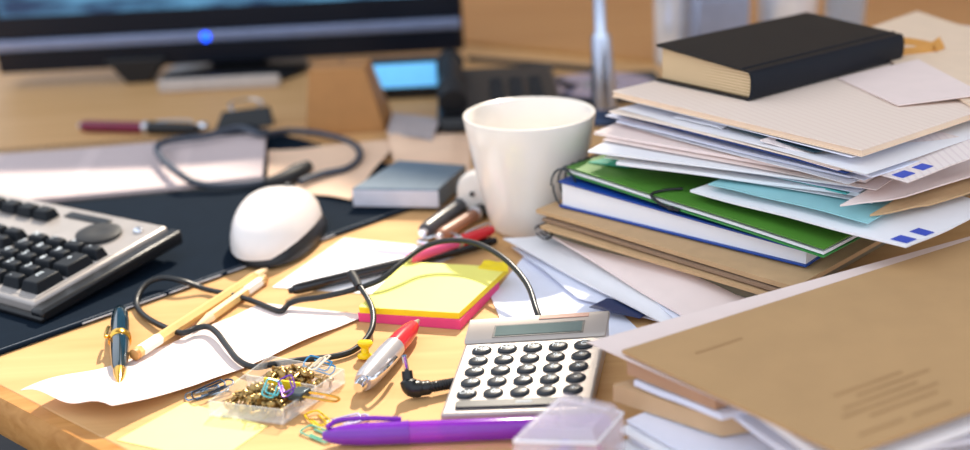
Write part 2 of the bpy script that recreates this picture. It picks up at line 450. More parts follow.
KB0 = at(33,303,1.4)
kb = (at(168,226,2.6)-KB0); kb.z = 0; KL = kb.length; kb.normalize(); ka = Vector((-kb.y, kb.x, 0))
KD = KL
def kmap(p):   # x: cm leftwards from the right edge, y: cm from the front, z: height over the sloping deck
    return Vector((KB0.x, KB0.y, 0))+ka*p.x+kb*p.y+Vector((0,0,1.4+p.y/KD*1.2+p.z if p.z > -1 else .34+p.y/KD*1.0))
kbd = thing('keyboard', 'silver computer keyboard with black keys at the edge of the mat', 'keyboard', kmap(Vector((22,8,-2))))
part('shell', MB().box((0,0,-2), (45,KD,0)).map(kmap), mat('keyboard_silver', (172,164,158), .35, .3), kbd, bevel=.25, bseg=3)
part('side_rail', MB().box((-1.2,-.4,-2), (-.02,KD+.2,-.22)).map(kmap), M_black, kbd, bevel=.2)
for xx in (2., 41.): part('foot', MB().box((xx,KD-2.6,0), (xx+2,KD-1.6,1)).map(lambda p: Vector((KB0.x,KB0.y,0))+ka*p.x+kb*p.y+Vector((0,0,.32+p.z*.95))), M_black, kbd)
part('front_rail', MB().box((-1.2,-.5,-2), (46,-.02,-.6)).map(kmap), M_black, kbd, bevel=.15)
part('key_well', MB().box((.3,.5,-.02), (8.5,KD-4.9,.05)).map(kmap), mat('well_silver', (176,170,166), .4, .3), kbd)
P = 1.96
def key(x, y, w=1.0, d=1.0, txt=None, h=.75):
    cx = x+w*P/2; cy = y+d*P/2
    o = part('key', MB().frustum(cx, cy, 0.02, h, w*P-.16, d*P-.16, w*P-.62, d*P-.62).map(kmap), M_keyb, kbd, bevel=.08)
    if txt:
        tm = text_mb(txt, .75)
        for v in tm.v: v.x = cx+.3-v.x*1.0; v.y = cy+.1+v.y; v.z = h+.01+v.z
        # text runs left to right, i.e. towards smaller x
        part('legend', tm.map(kmap), M_legend, o, smooth=0)
P = 1.96; ks = (KD-4.9-.8)/(5*P); X0 = .45
y0 = .7
def row(j): return y0+j*P*ks
for j, r_ in enumerate([('.', '0'), ('3','2','1'), ('6','5','4'), ('9','8','7'), ('-','*','/','#')]):
    pass
key(X0,row(0),1,2*ks*.98,'Enter'[:1]); key(X0,row(2),1,2*ks*.98,'+'); key(X0,row(4),1,ks,'-')
key(X0+P,row(0),1,ks,'.'); key(X0+2*P,row(0),2,ks,'0')
for j, rr in ((1,'321'),(2,'654'),(3,'987')):
    for i, ch in enumerate(rr): key(X0+P*(1+i), row(j), 1, ks, ch)
for i, ch in enumerate('*/N'): key(X0+P*(1+i), row(4), 1, ks, ch)
xn = X0+4*P+.8
for i in range(3): key(xn+P*i, row(0), 1, ks, '>v<'[i])
key(xn+P, row(1), 1, ks, '^')
for j in (3, 4):
    for i in range(3): key(xn+P*i, row(j), 1, ks)
yf = KD-2.9
for i in range(3): key(xn+.9+P*i, yf, 1, .75)
xm = xn+3*P+1.0
for j in range(5):
    x = xm
    n = 0
    while x < 43.5:
        w_ = 2 if (n == 0 and j in (1,2,4)) else (5.5 if (j == 0 and n == 4) else 1)
        w_ = min(w_, (44.2-x)/P)
        if w_ < .8: break
        key(x, row(j), w_, ks); x += P*w_; n += 1
for i in range(12): key(xm+P*1.03*i+(i//4)*.4, yf, 1, .75)
part('display_slot', MB().box((5.0,KD-1.6,.0), (9.6,KD-.8,.12)).map(kmap), M_black, kbd, bevel=.05)
kn = MB().lathe([(.01,0),(1.9,0),(1.9,.25),(1.5,.42),(.6,.3),(.01,.3)], (0,0,0), n=36)
for v in kn.v: v.x = v.x*.95+4.0; v.y = v.y*.8+KD-3.0
part('media_dial', kn.map(kmap), M_blacksoft, kbd)
part('status_button', MB().sphere((1.5,KD-1.5,.1), .35, (1.2,1,.6)).map(kmap), M_chrome, kbd)

mo = thing('computer_mouse', 'pearl white computer mouse with black sides on the dark mat', 'mouse', (-17.2,78,.3))
mp0 = at(266,268,.3); mdir = Vector((.10,1,0)).normalized(); mside = Vector((mdir.y,-mdir.x,0))
def mouse_fn(L, W, H, z0, fr=1.0):
    def f(p):    # unit superellipsoid dome
        return p
    return f
def dome(L, W, H, z0, cx=0., low=0.):
    mb = MB(); n, m = 44, 14; v = []; f = []
    for i in range(m+1):
        a = (i/m)*math.pi/2
        for k in range(n):
            t = 2*math.pi*k/n
            ct, s_ = math.cos(t), math.sin(t)
            x = math.copysign(abs(ct)**.85, ct); y = math.copysign(abs(s_)**.9, s_)
            rr = math.cos(a)**.62
            yy = y*rr*L/2; wf = 1+.13*y*rr
            xx = x*rr*W/2*wf
            zz = z0+H*math.sin(a)**.95*(1-.16*(y*rr-.1)**2*1.0)+low*0
            v.append(Vector((mp0.x,mp0.y,0))+mdir*(L/2+yy)+mside*(xx+cx)+Vector((0,0,zz)))
    for i in range(m):
        for k in range(n):
            a = i*n+k; b = i*n+(k+1)%n; f.append((a,b,b+n,a+n))
    f.append(tuple(range(n))[::-1]); f.append(tuple(range(m*n,(m+1)*n)))
    return mb.add(v, f)
part('base_shell', dome(10.8, 6.3, 1.9, .32, -.35), M_black, mo, smooth=70)
part('top_shell', dome(11.0, 6.3, 3.1, .85, -.72), M_mousew, mo, smooth=70)
c = Vector((mp0.x,mp0.y,0))+mdir*8.4
part('scroll_wheel', MB().lathe([(.5,-.3),(.75,-.2),(.75,.2),(.5,.3)], c+Vector((-.2,0,3.15)), mside, n=24), M_blacksoft, mo)

# ------------------------------------------------------------------ things behind the mat
M_print = striped('printed_page', (206,188,186), (180,164,164), .28, .38, 1, math.radians(-8), gap=9.)
nb = thing('spiral_notebook', 'open spiral notebook with printed pages on the back of the mat', 'notebook', at(100,165))
cs = [at(-60,206,.9), at(262,176,.9), at(266,132,1.2), at(-60,160,1.2)]
sheet('pages', None, None, cs, M_print, t=.5, amp=.25, seed=4, parent=nb)
sheet('back_cover', None, None, [p+Vector((-.6,-.6,-.55)) if i < 2 else p+Vector((0,.9,-.55)) for i, p in enumerate(cs)], M_blacksoft, t=.12, parent=nb, amp=.1)
co = MB()
for k in range(48):
    s_ = k/47; p = cs[3].lerp(cs[2], s_)+Vector((0,.3,0))
    ring = [p+Vector((0,math.cos(a)*.45,math.sin(a)*.45)) for a in [i*2*math.pi/10 for i in range(10)]]
    co.tube(ring, .07, n=5)
part('spiral', co, M_black, nb)
M_tissue = mat('peach_paper', (232,196,166), .75, noise_amt=.05, nscale=30)
sheet('loose_paper', 'peach sheet of paper under the looped cable behind the mouse', 'paper', [at(268,186,.5), at(350,200,.5), at(398,140,.7), at(268,150,.6)], M_tissue, amp=.4, seed=3)
sheet('loose_paper', 'crumpled peach paper between the grey box and the telephone', 'paper', [at(398,176,.7), at(470,186,.7), at(470,128,.7), at(386,132,.7)], M_tissue, amp=.9, seed=8)
sheet('grey_leaflet', 'dull grey leaflet lying before the black telephone', 'leaflet', [at(388,134,1.25), at(432,140,1.25), at(440,118,1.25), at(392,112,1.25)], mat('grey_paper', (170,158,156), .7), amp=.2, seed=5)
sheet('loose_paper', 'small lilac paper scrap beside the brown block', 'paper', [at(388,131,.35), at(404,132,.35), at(404,124,.35), at(389,124,.35)], mat('dull_lilac', (200,186,200), .7), amp=.1)

# burgundy and black marker lying behind the notebook
def cap_pen(name, label, A, B, L, r, mats, cat='pen', group=None, clip=True, roll=0.):
    """mats: body, grip/cap, metal"""
    t = thing(name, label, cat, (0,0,0), group)
    mb, mc, mm = mats
    part('barrel', MB().lathe([(.01,0),(r*.75,0),(r*.9,.15),(r,.5),(r,L*.58),(.01,L*.58)], ax=(1,0,0), n=24), mb, t)
    part('cap', MB().lathe([(.01,L*.57),(r*1.08,L*.57),(r*1.12,L*.6),(r*1.0,L*.95),(r*.7,L),(.01,L)], ax=(1,0,0), n=24), mc, t)
    part('ring', MB().lathe([(r*1.0,L*.545),(r*1.17,L*.55),(r*1.17,L*.59),(r*1.0,L*.595)], ax=(1,0,0), n=24), mm, t)
    if clip:
        part('clip', MB().tube(smoothpath([(L*.97,0,r*.7),(L*.95,0,r*1.5),(L*.8,0,r*1.45),(L*.66,0,r*1.2)],5), r*.16, n=8), mm, t)
    part('end_plug', MB().lathe([(.01,-.35),(r*.5,-.3),(r*.62,.02),(.01,.05)], ax=(1,0,0), n=20), mm, t)
    place(t, A, B, roll)
    return t
A = at(82,126,.65); B = at(188,129,.65)
cap_pen('ballpoint_pen', 'burgundy and black pen with chrome ends behind the spiral notebook', A, A+(B-A).normalized()*14, 14, .62, (M_burg, M_black, M_silver))
tag(part('chrome_ball', MB().sphere(at(203,127,.62), .6), M_chrome, origin=at(203,127,0)), 'small shiny chrome ball beside the burgundy pen', 'ball')
bc = thing('binder_clip', 'large black binder clip at the notebook corner', 'clip', at(250,124))
pc = at(245,127)
part('clip_body', MB().add([pc+Vector(q) for q in [(-3,-1.2,0),(3,-.2,0),(3,1.4,0),(-3,.6,0),(-2.2,-.3,1.8),(2.8,.5,2.0),(2.8,.7,2.0),(-2.2,0,1.8)]], [(3,2,1,0),(4,5,6,7),(0,1,5,4),(1,2,6,5),(2,3,7,6),(3,0,4,7)]), M_black, bc, bevel=.1)
part('wire_handle', MB().tube(smoothpath([pc+Vector(q) for q in [(-1,0,1.8),(-1.6,1.5,2.2),(0,2.6,2.4),(1.8,1.8,2.2),(1.4,.5,1.9)]]), .12, n=8), M_chrome, bc)

# looped cable behind the mouse
pts = [at(300,182,1.0),at(322,174,1.1),at(348,168,1.0),at(360,156,.9),at(352,143,.9),at(322,134,.8),at(290,131,.9),at(262,134,1.7),at(238,128,2.0),at(205,136,1.9),at(168,141,1.9),at(157,148,1.9),at(163,160,1.8),at(180,174,1.7),at(200,184,1.0),at(230,186,.8),at(270,181,.75),at(296,172,.9),at(310,166,1.0)]
lc = thing('looped_cable', 'dark grey cable looping over the notebook behind the mouse', 'cable', at(260,180))
part('cord', MB().tube(smoothpath(pts), .32, n=10), mat('dark_grey_rubber', (62,68,80), .45), lc)
part('plug', MB().tube([at(266,184,1.0), at(285,180,1.0), at(299,172,1.1), at(308,166,1.2)], [.5,.8,.8,.55], n=12), M_blacksoft, lc)

# grey box
gb = thing('hard_drive', 'blue-grey flat box with a pale front on the mat corner', 'box', at(400,200,.3))
z1 = 2.0
T = [at(352,188,z1), at(438,189,z1), at(466,165,z1), at(398,160,z1)]
bbm = MB().add([Z(p,.35) for p in T]+T, [(3,2,1,0),(4,5,6,7),(0,1,5,4),(1,2,6,5),(2,3,7,6),(3,0,4,7)])
part('casing', bbm, mat('slate_plastic', (112,126,138), .4, .2), gb, bevel=.1)
fp = MB(); fa, fb = T[0], T[1]; dn = Vector((0,-.12,0))
fp.add([Z(fa,.45)+dn, Z(fb,.45)+dn, Z(fb,.45), Z(fa,.45), Z(fa,1.85)+dn, Z(fb,1.85)+dn, Z(fb,1.85), Z(fa,1.85)], [(3,2,1,0),(4,5,6,7),(0,1,5,4),(1,2,6,5),(2,3,7,6),(3,0,4,7)])
part('front_panel', fp, mat('pale_front', (206,208,220), .4), gb, bevel=.05)

# ------------------------------------------------------------------ mug
mc = at(529,112.5,9.); mc.z = 0
mug = thing('coffee_mug', 'tall white ceramic mug tapering to its base', 'mug', mc)
R1 = 4.9; MH = .9
outer = [(.01,0),(2.6,0),(2.85,.15),(3.05,.6),(3.5,2.8),(3.95,5.4),(4.33,8),(4.58,9.85),(4.55,10.0),(4.42,10.03),(4.3,9.9),(4.05,8),(3.65,5.4),(3.2,2.8),(2.8,.9),(.01,.7)]
part('mug_body', MB().lathe([(r*R1/4.58,h*MH) for r, h in outer], mc, n=72, cap=False), M_ceram, mug, smooth=60)
hp = [mc+Vector(q) for q in [(-2.3,2.9,7.9),(-3.4,4.8,8.1),(-3.9,5.9,6.6),(-3.7,5.6,4.4),(-2.9,4.3,2.8),(-1.9,2.8,2.6)]]
hp = [mc+Vector(q) for q in [(2.35,4.1,7.2),(2.7,5.2,7.4),(2.9,6.1,6.2),(2.6,5.6,4.2),(2.1,4.4,2.8),(1.75,3.35,2.6)]]
part('handle', MB().tube(smoothpath(hp), .5, n=12), M_ceram, mug)
ad = at(474,206,1.9)
wd = thing('wall_adapter', 'small white round plug peeping out beside the mug', 'plug', Z(ad,0))
cc2 = Z(at(480,219,0),0)
dirn = Vector((-.35,-.94,0)).normalized()
part('shell', MB().lathe([(.01,-.9),(1.4,-.85),(1.75,-.5),(1.8,.2),(1.55,.6),(.9,.75),(.01,.8)], cc2+Vector((0,1.2,1.85)), dirn, n=32), M_ceram, wd)
part('socket', MB().lathe([(.01,.74),(.2,.74),(.2,.86),(.01,.86)], cc2+Vector((-.25,1.2,1.95)), dirn, n=16), M_black, wd)

# ------------------------------------------------------------------ pens around the mug
M_inkb = mat('black_gloss', (18,18,22), .2, coat=.3)
A = at(293,290,.5); B = at(486,243,.5)
cap_pen('felt_pen', 'long black pen lying across the white sheet beyond the sticky notes', A, A+(B-A).normalized()*15.5, 15.5, .38, (M_inkb, M_inkb, M_blacksoft))
A = at(424,232,.8); B = at(476,194,.8)
cap_pen('ballpoint_pen', 'black pen with a shiny silver end pointing at the sheet beside the mug', A, A+(B-A).normalized()*12, 12, .62, (mat('charcoal_plastic', (62,62,66), .3), M_blacksoft, M_chrome))
A = at(400,262,1.35); B = at(480,234,1.3)
cap_pen('felt_pen', 'red and pink pen lying over the black pen near the mug', A+(B-A)*.12, A+(B-A).normalized()*11, 7.6, .4, (mat('pink_plastic', (224,86,130), .3), M_redpl, M_silver))
A = at(440,236,.6); B = at(482,210,.6)
cap_pen('marker_pen', 'brown marker pen half hidden by the mug', A, A+(B-A).normalized()*9, 9, .5, (mat('brown_plastic', (150,104,80), .4), M_blacksoft, M_silver), clip=False)
# thin metal spectacle-like clip
tag(part('key_ring', MB().tube([at(438,240,.5)+Vector((math.cos(a)*1.5, math.sin(a)*1.1, .15*math.sin(2*a))) for a in [i*2*math.pi/24 for i in range(25)]], .12, n=8), M_chrome, origin=at(438,240)), 'thin shiny ring among the pens beside the mug', 'ring')

# white sheet with pink stripe, sticky notes
pwh = thing('loose_paper', 'white sheet with a pink highlighter stripe under the black pen', 'paper', at(360,260))
pcs = [at(272,287,.06), at(372,294,.06), at(468,250,.06), at(344,238,.06)]
sheet('page', None, None, pcs, M_white, parent=pwh, amp=.0)
sheet('pink_stripe', None, None, [at(374,253,.09), at(440,259,.09), at(444,253,.09), at(378,249,.09)], mat('pink_highlighter', (246,150,190), .6), t=.02, parent=pwh)
def pad(name, label, group, cs, z0, z1, m_side, m_top):
    t = thing(name, label, 'sticky notes', Z(cs[0],z0), group)
    part('note_block', MB().prism([(p.x,p.y) for p in cs], z0, z1-.03), m_side, t, smooth=20)
    part('top_note', MB().prism([(p.x,p.y) for p in cs], z1-.03, z1+.015), m_top, t, smooth=20)
ps = [at(362,312,0), at(464,323,0), at(512,282,0), at(404,272,0)]
pp = [at(359,308,1.05), at(460,318,1.05), at(508,270,1.05), at(402,263,1.05)]
pad('sticky_note_pad', 'bright pink sticky note pad under the yellow one', None, [at(358,313,.62), at(460,321,.62), at(499,281,.62), at(402,274,.62)], .03, .62, M_pink, M_pink)
pad('sticky_note_pad', 'thick yellow sticky note pad lying on the pink pad', None, [at(359,307,1.05), at(459,313,1.05), at(508,267,1.05), at(404,262,1.05)], .64, 1.05, M_yeld, M_yel)
sheet('sticky_note', 'loose yellow sticky note curling beside the mug base', 'note', [at(478,268,1.1), at(508,272,1.1), at(508,262,1.4), at(484,260,1.3)], M_yeld, amp=.1)
sheet('sticky_note', 'pale yellow sticky note under the clear tray at the desk front', 'note', [at(117,440,.04), at(216,462,.04), at(268,426,.04), at(186,402,.04)], M_yelp, t=.03)

# ------------------------------------------------------------------ curled blush paper
A, B, C, Dq = at(20,390,1.15), at(112,406,1.2), at(368,312,.35), at(262,301,.25)
def curl(u, v):
    # u along A->D (length), v across
    e = max(0, 1-u*3.4)
    return -.85*min(1,u*2.8)*(1-u)+.55*math.exp(-((u-.0)/.07)**2)*math.sin(v*5+1)+.05*math.sin(u*9+v*4)+.1*v*(1-u)
def Pc(u, v):
    a = A.lerp(Dq, u); b = B.lerp(C, u)
    p = a.lerp(b, v); 
    z = .07+ 1.3*max(0,1-u*2.2)**1.15*(.82+.18*math.sin(v*9+u*12)) + .75*max(0,v-.75)*4*.25*math.exp(-((u-.72)/.22)**2) + .06*abs(math.sin(u*11))
    q = Vector((p.x, p.y, 0))
    s_ = (CH-z)/(CH-p.z) if False else 1
    off = Vector((0,0,0))
    return Vector((q.x+off.x, q.y+off.y+ .35*math.sin(u*14)*max(0,.3-u), z))
tag(part('curled_paper', MB().grid(Pc, .025, 44, 14), M_pinkp, origin=at(200,350), smooth=70), 'long blush paper sheet curling up at the front desk edge', 'paper')

# ------------------------------------------------------------------ pencil(s)
def pencil(A, B, L, label, r=.36):
    t = thing('pencil', label, 'pencil', (0,0,0), 'plain wooden pencils')
    part('shaft', MB().lathe([(r,0),(r,L-1.9)], ax=(1,0,0), n=6), M_pencil, t, smooth=20)
    part('sharpened_end', MB().lathe([(r,L-1.9),(.13,L-.45),(.01,L-.44)], ax=(1,0,0), n=20), mat('bare_wood', (236,206,160), .6), t)
    part('lead', MB().lathe([(.13,L-.46),(.03,L),(.005,L)], ax=(1,0,0), n=12), M_black, t)
    part('butt', MB().lathe([(.01,-.12),(r*.7,-.1),(r,.0),(r,.25),(.01,.26)], ax=(1,0,0), n=20), mat('tan_cap', (196,142,80), .5), t)
    part('label_band', MB().lathe([(r*1.02,.6),(r*1.03,2.3)], ax=(1,0,0), n=6, cap=False), mat('white_band', (240,236,226), .6), t, smooth=20)
    place(t, A, B); return t
A = at(134,355,.62); B = at(270,267,.42)
pencil(A, A+(B-A).normalized()*17, (B-A).length, 'pencil with white printed band resting across the thin black cord')
A = at(196,330,.42)
B = at(258,283,.42)
pencil(at(264,279,.36), at(205,321,.36), 8.2, 'short pale pencil lying alongside the longer one by the mouse')

# ------------------------------------------------------------------ fountain pen
A = at(120,309,.75); B = at(119.5,385,.72)
L = (B-A).length
fp_ = thing('fountain_pen', 'dark teal fountain pen with gold ring and nib on blush paper', 'pen', (0,0,0))
part('barrel', MB().lathe([(.01,0),(.25,.05),(.42,.35),(.52,1.0),(.58,2.5),(.6,L*.42),(.01,L*.42)], ax=(1,0,0), n=28), M_pengreen, fp_)
part('gold_ring', MB().lathe([(.58,L*.41),(.68,L*.415),(.68,L*.46),(.6,L*.47)], ax=(1,0,0), n=28), M_gold, fp_)
part('grip', MB().lathe([(.01,L*.46),(.58,L*.465),(.55,L*.6),(.45,L*.78),(.36,L*.83),(.01,L*.83)], ax=(1,0,0), n=28), M_pengreen, fp_)
part('clip', MB().tube(smoothpath([(L*.43,-.55,.35),(L*.46,-.75,.45),(L*.36,-.7,.4),(L*.3,-.62,.3)],4), .1, n=8), M_gold, fp_)
part('nib', MB().lathe([(.36,L*.825),(.36,L*.86),(.25,L*.92),(.12,L*.97),(.03,L),(.005,L)], ax=(1,0,0), n=20), M_gold, fp_)
place(fp_, A, B)

# ------------------------------------------------------------------ red and silver ballpoint
A = at(418,321,.75); B = at(358,388,.75); L = (B-A).length
rp_ = thing('ballpoint_pen', 'chunky red and silver ballpoint pen beside the calculator', 'pen', (0,0,0))
part('tip', MB().lathe([(.005,-.1),(.1,-.08),(.2,.3),(.34,.75),(.01,.75)], ax=(1,0,0), n=24), M_silver, rp_)
part('red_grip', MB().lathe([(.01,.7),(.36,.7),(.52,1.4),(.6,2.4),(.62,L*.42),(.01,L*.42)], ax=(1,0,0), n=28), M_redpl, rp_)
part('silver_barrel', MB().lathe([(.01,L*.42),(.64,L*.42),(.68,L*.5),(.68,L*.72),(.62,L*.88),(.5,L*.93),(.01,L*.93)], ax=(1,0,0), n=28), mat('pearl_silver', (200,196,198), .28, .6), rp_)
part('button', MB().lathe([(.01,L*.92),(.36,L*.925),(.36,L*.97),(.28,L),(.01,L)], ax=(1,0,0), n=24), M_chrome, rp_)
part('clip', MB().tube(smoothpath([(L*.93,.3,.35),(L*.95,.75,.45),(L*.8,.95,.45),(L*.62,.85,.3)],5), .13, n=8), M_chrome, rp_)
place(rp_, A, B)

# ------------------------------------------------------------------ purple pen
A = at(322,436,.62); B = at(560,426,.62); L = 14.5
pu = thing('gel_pen', 'shiny translucent purple pen lying in front of the calculator', 'pen', (0,0,0))
part('cap', MB().lathe([(.01,0),(.2,.05),(.36,.35),(.5,1.0),(.57,2.2),(.59,4.4),(.01,4.4)], ax=(1,0,0), n=28), M_purpled, pu)
part('barrel', MB().lathe([(.01,4.35),(.56,4.36),(.56,L-.4),(.4,L),(.01,L)], ax=(1,0,0), n=28), M_purple, pu)
part('ring', MB().lathe([(.56,4.3),(.61,4.32),(.61,4.42),(.56,4.44)], ax=(1,0,0), n=28), M_purpled, pu)
part('clip', MB().tube(smoothpath([(.3,-.0,.45),(.8,.5,.55),(2.2,.62,.55),(4.0,.55,.45)],5), .13, n=8), M_purpled, pu)
place(pu, A, B)

# ------------------------------------------------------------------ yellow push pin
pp_ = thing('push_pin', 'bright yellow push pin touching the black cord', 'pin', (0,0,0))
part('grip', MB().lathe([(.01,0),(.42,0),(.46,.1),(.42,.22),(.24,.32),(.22,.6),(.42,.78),(.47,.9),(.4,1.02),(.01,1.05)], n=24), M_ypin, pp_)
part('needle', MB().lathe([(.01,-.35),(.045,-.25),(.045,.01),(.01,.02)], n=8), M_chrome, pp_)
a = at(365,358,.1); pp_.location = a*S
pp_.rotation_euler = (math.radians(-14), math.radians(6), math.radians(8))

# ------------------------------------------------------------------ main black cord
cpts = [(540,320,1.2),(536,309,1.5),(527,284,2.0),(506,260,2.6),(478,244,2.8),(450,240.5,2.8),(424,247,2.6),(400,264,2.2),(380,280,1.7),(352,290,1.3),(322,297,.9),(300,300,.7),(289,304,.5),(281,311,.3),(270,308,.3),(250,300,.35),(228,294,.45),(205,289,.35),(182,281,.9),(163,278,1.0),(148,283,.9),(139,294,.6),(137,306,.3),(146,317,.3),(164,327,.4),(182,333,.5),(197,328,.55),(208,327,.6),(217,333,.6),(226,345,.55),(238,360,.5),(254,367,.5),(274,364,.5),(300,360,.35),(330,357,.3),(352,351,.3),(367,338,.5),(373,324,.8),(372,308,1.1),(365,294,1.4),(357,283,1.7),(351,273,2.0)]
cab = thing('power_cord', 'thin black cord winding in loops from the calculator across the desk', 'cord', at(300,360))
part('cord', MB().tube(smoothpath([at(*c) for c in cpts], 7), .19, n=10), mat('cord_rubber', (24,26,28), .35), cab)
part('connector', MB().tube([at(351,273,2.0), at(356,281,1.75), at(359,287,1.6)], [.3,.3,.24], n=14), M_blacksoft, cab)

# ------------------------------------------------------------------ plug with coiled lead
jk = thing('charger_plug', 'black right-angle plug with upright metal tip left of the calculator', 'plug', at(410,394))
e0 = at(409,391,.45)
part('plug_body', MB().tube(smoothpath([e0+Vector((-.05,.35,1.05)), e0+Vector((0,.1,.55)), e0+Vector((.15,-.05,.2)), e0+Vector((.7,.05,.1)), e0+Vector((1.3,.15,.1))],5), [.3]*5+[.46]*5+[.48]*5+[.4]*4+[.3,.28], n=16), M_black, jk)
part('metal_tip', MB().tube([e0+Vector((-.05,.4,1.0)), e0+Vector((-.15,.5,1.9))], .14, n=12), M_chrome, jk)
cs_ = e0+Vector((1.3,.15,.1)); ce = at(455,383,.5)
hel = []
for i in range(120):
    s_ = i/119; p = cs_.lerp(ce, s_); a = s_*2*math.pi*9
    hel.append(p+Vector((0,math.cos(a)*.2,math.sin(a)*.2)))
part('strain_relief', MB().tube(hel, .12, n=7), M_black, jk)
part('lead', MB().tube([cs_-Vector((.1,0,0)), ce], .14, n=8), M_black, jk)

# ------------------------------------------------------------------ calculator
CT = [at(440,415,.75), at(590,410,.75), at(609,318,1.7), at(471,327,1.7)]
nz = Vector((0,0,1))
def cmap(p):   # p.x, p.y in 0..1 over the face, p.z height in cm
    u, v = p.x, p.y
    q = (CT[0]*(1-u)+CT[1]*u)*(1-v)+(CT[3]*(1-u)+CT[2]*u)*v
    if p.z < -5: return Vector((q.x,q.y,.04+v*.1))
    return q+Vector((0,0,p.z))
cal = thing('calculator', 'silver pocket calculator with round black keys', 'calculator', (CT[0]+CT[2])*.5-Vector((0,0,1.2)))
part('shell', MB().box((0,0,-9), (1,1,0)).map(cmap), M_calc, cal, bevel=.15, bseg=3)
hd = MB().add([(-.005,.775,0),(1.005,.775,0),(1.005,.80,.22),(-.005,.80,.22),(-.005,1.0,.5),(1.005,1.0,.5),(1.005,1.0,0),(-.005,1.0,0)], [(0,1,2,3),(3,2,5,4),(4,5,6,7),(0,7,6,1),(0,3,4,7),(1,6,5,2)])
part('head_panel', hd.map(cmap), M_calc, cal, bevel=.06)
def hz(v): return .22+(v-.8)/.2*.28
def hquad(u0,u1,v0,v1,dz):
    return MB().add([(u0,v0,hz(v0)-.1),(u1,v0,hz(v0)-.1),(u1,v1,hz(v1)-.1),(u0,v1,hz(v1)-.1),(u0,v0,hz(v0)+dz),(u1,v0,hz(v0)+dz),(u1,v1,hz(v1)+dz),(u0,v1,hz(v1)+dz)],[(3,2,1,0),(4,5,6,7),(0,1,5,4),(1,2,6,5),(2,3,7,6),(3,0,4,7)]).map(cmap)
part('display_bezel', hquad(.19,.84,.80,.915,.03), M_rub, cal)
part('display', hquad(.205,.825,.812,.903,.05), mat('lcd_grey', (96,110,108), .12), cal)
part('solar_strip', hquad(.5,.86,.952,.985,.04), mat('copper_cell', (176,128,110), .3), cal)
LG = [['MR','MC','M-','M+','C'],['%','7','8','9','÷'],['√','4','5','6','x'],['±','1','2','3','-'],['ON','0','.','=','+']]
cw = (CT[1]-CT[0]).length; cl = (CT[3]-CT[0]).length
for j in range(5):
    for i in range(5):
        u = .14+i*.18-.001*j; v = .685-j*.121
        mb = MB().lathe([(.01,0),(1,0),(1.02,.45),(.93,.75),(.6,.97),(.01,1.)], n=28)
        for q in mb.v:
            q.x = u+q.x*.53/cw; q.y = v+q.y*.38/cl; q.z = q.z*.17
        k = part('key', mb.map(cmap), M_rub, cal)
        tm = text_mb(LG[j][i], .5)
        for q in tm.v: q.x = u+q.x/cw; q.y = v+q.y*.9/cl; q.z = .175+q.z*.6
        part('legend', tm.map(cmap), M_legend, k, smooth=0)
br = MB()
n = 12; pts2 = []
for k in range(n+1): a = math.pi/2+math.pi*k/n; pts2.append((.105+.022*math.cos(a), .085+.034*math.sin(a)))
for k in range(n+1): a = -math.pi/2+math.pi*k/n; pts2.append((.92+.022*math.cos(a), .085+.034*math.sin(a)))
br.prism(pts2, 0, .14)
part('bar_key', br.map(cmap), M_rub, cal)
part('bar_print', MB().box((.49,.075,.14), (.6,.095,.15)).map(cmap), M_legendg, cal)

# ------------------------------------------------------------------ clear tray with brass fasteners
TQ = [at(210,417,0), at(284,426,0), at(346,384,0), at(272,370,0)]
def tmap(p):
    u, v = p.x, p.y
    q = (TQ[0]*(1-u)+TQ[1]*u)*(1-v)+(TQ[3]*(1-u)+TQ[2]*u)*v
    return q+Vector((0,0,p.z))
tr = thing('plastic_tray', 'clear divided plastic tray holding small brass fasteners', 'tray', (TQ[0]+TQ[2])/2)
hh = .95
part('tray_floor', MB().box((0,0,.05), (1,1,.13)).map(tmap), M_clear, tr)
for a_, b_ in (((0,0,.14),(1,.022,hh)), ((0,.978,.14),(1,1,hh)), ((0,.023,.14),(.026,.977,hh)), ((.974,.023,.14),(1,.977,hh))):
    part('tray_wall', MB().box(a_, b_).map(tmap), M_clear, tr)
part('divider', MB().box((.03,.555,.14), (.97,.58,hh)).map(tmap), M_clear, tr)
part('yellow_label', MB().box((.30,.53,.3), (.78,.552,1.05)).map(tmap), M_yeld, tr)
FS = .88
fs = thing('brass_fastener', 'brass paper fastener with domed head in the clear tray', 'fastener', (0,0,0), 'brass fasteners heaped in the clear tray')
part('head', MB().lathe([(.01,.0),(.27,.0),(.28,.04),(.22,.12),(.12,.17),(.01,.185)], n=16), M_brass, fs)
part('prong', MB().box((-.05,-.03,-.9), (.05,.0,.01)), M_brass, fs)
part('prong', MB().add([(-.05,.0,0),(.05,.0,0),(.05,.03,0),(-.05,.03,0),(-.05,.22,-.75),(.05,.22,-.75),(.05,.25,-.75),(-.05,.25,-.75)], [(3,2,1,0),(4,5,6,7),(0,1,5,4),(1,2,6,5),(2,3,7,6),(3,0,4,7)]), M_brass, fs)
random.seed(11)
cnt = 0
def fast(u, v, z):
    global cnt
    o = fs if cnt == 0 else dup(fs)
    cnt += 1
    o.location = tmap(Vector((u, v, z)))*S; o.scale = (FS, FS, FS)
    if random.random() < .5: rx = random.uniform(-.7, .7); ry = random.uniform(-.7, .7)
    else: rx = random.uniform(1.1, 1.9)*random.choice((-1,1)); ry = random.uniform(-.5,.5)
    o.rotation_euler = (rx, ry, random.uniform(0, 6.28))
for lay, (n_, z) in enumerate(((44,.42),(36,.68),(24,.92),(10,1.15))):
    for k in range(n_):
        s_ = .40-.09*lay
        fast(.5+random.uniform(-s_, s_), .285+random.uniform(-.19+.04*lay, .19-.04*lay), z+random.uniform(-.06,.08))
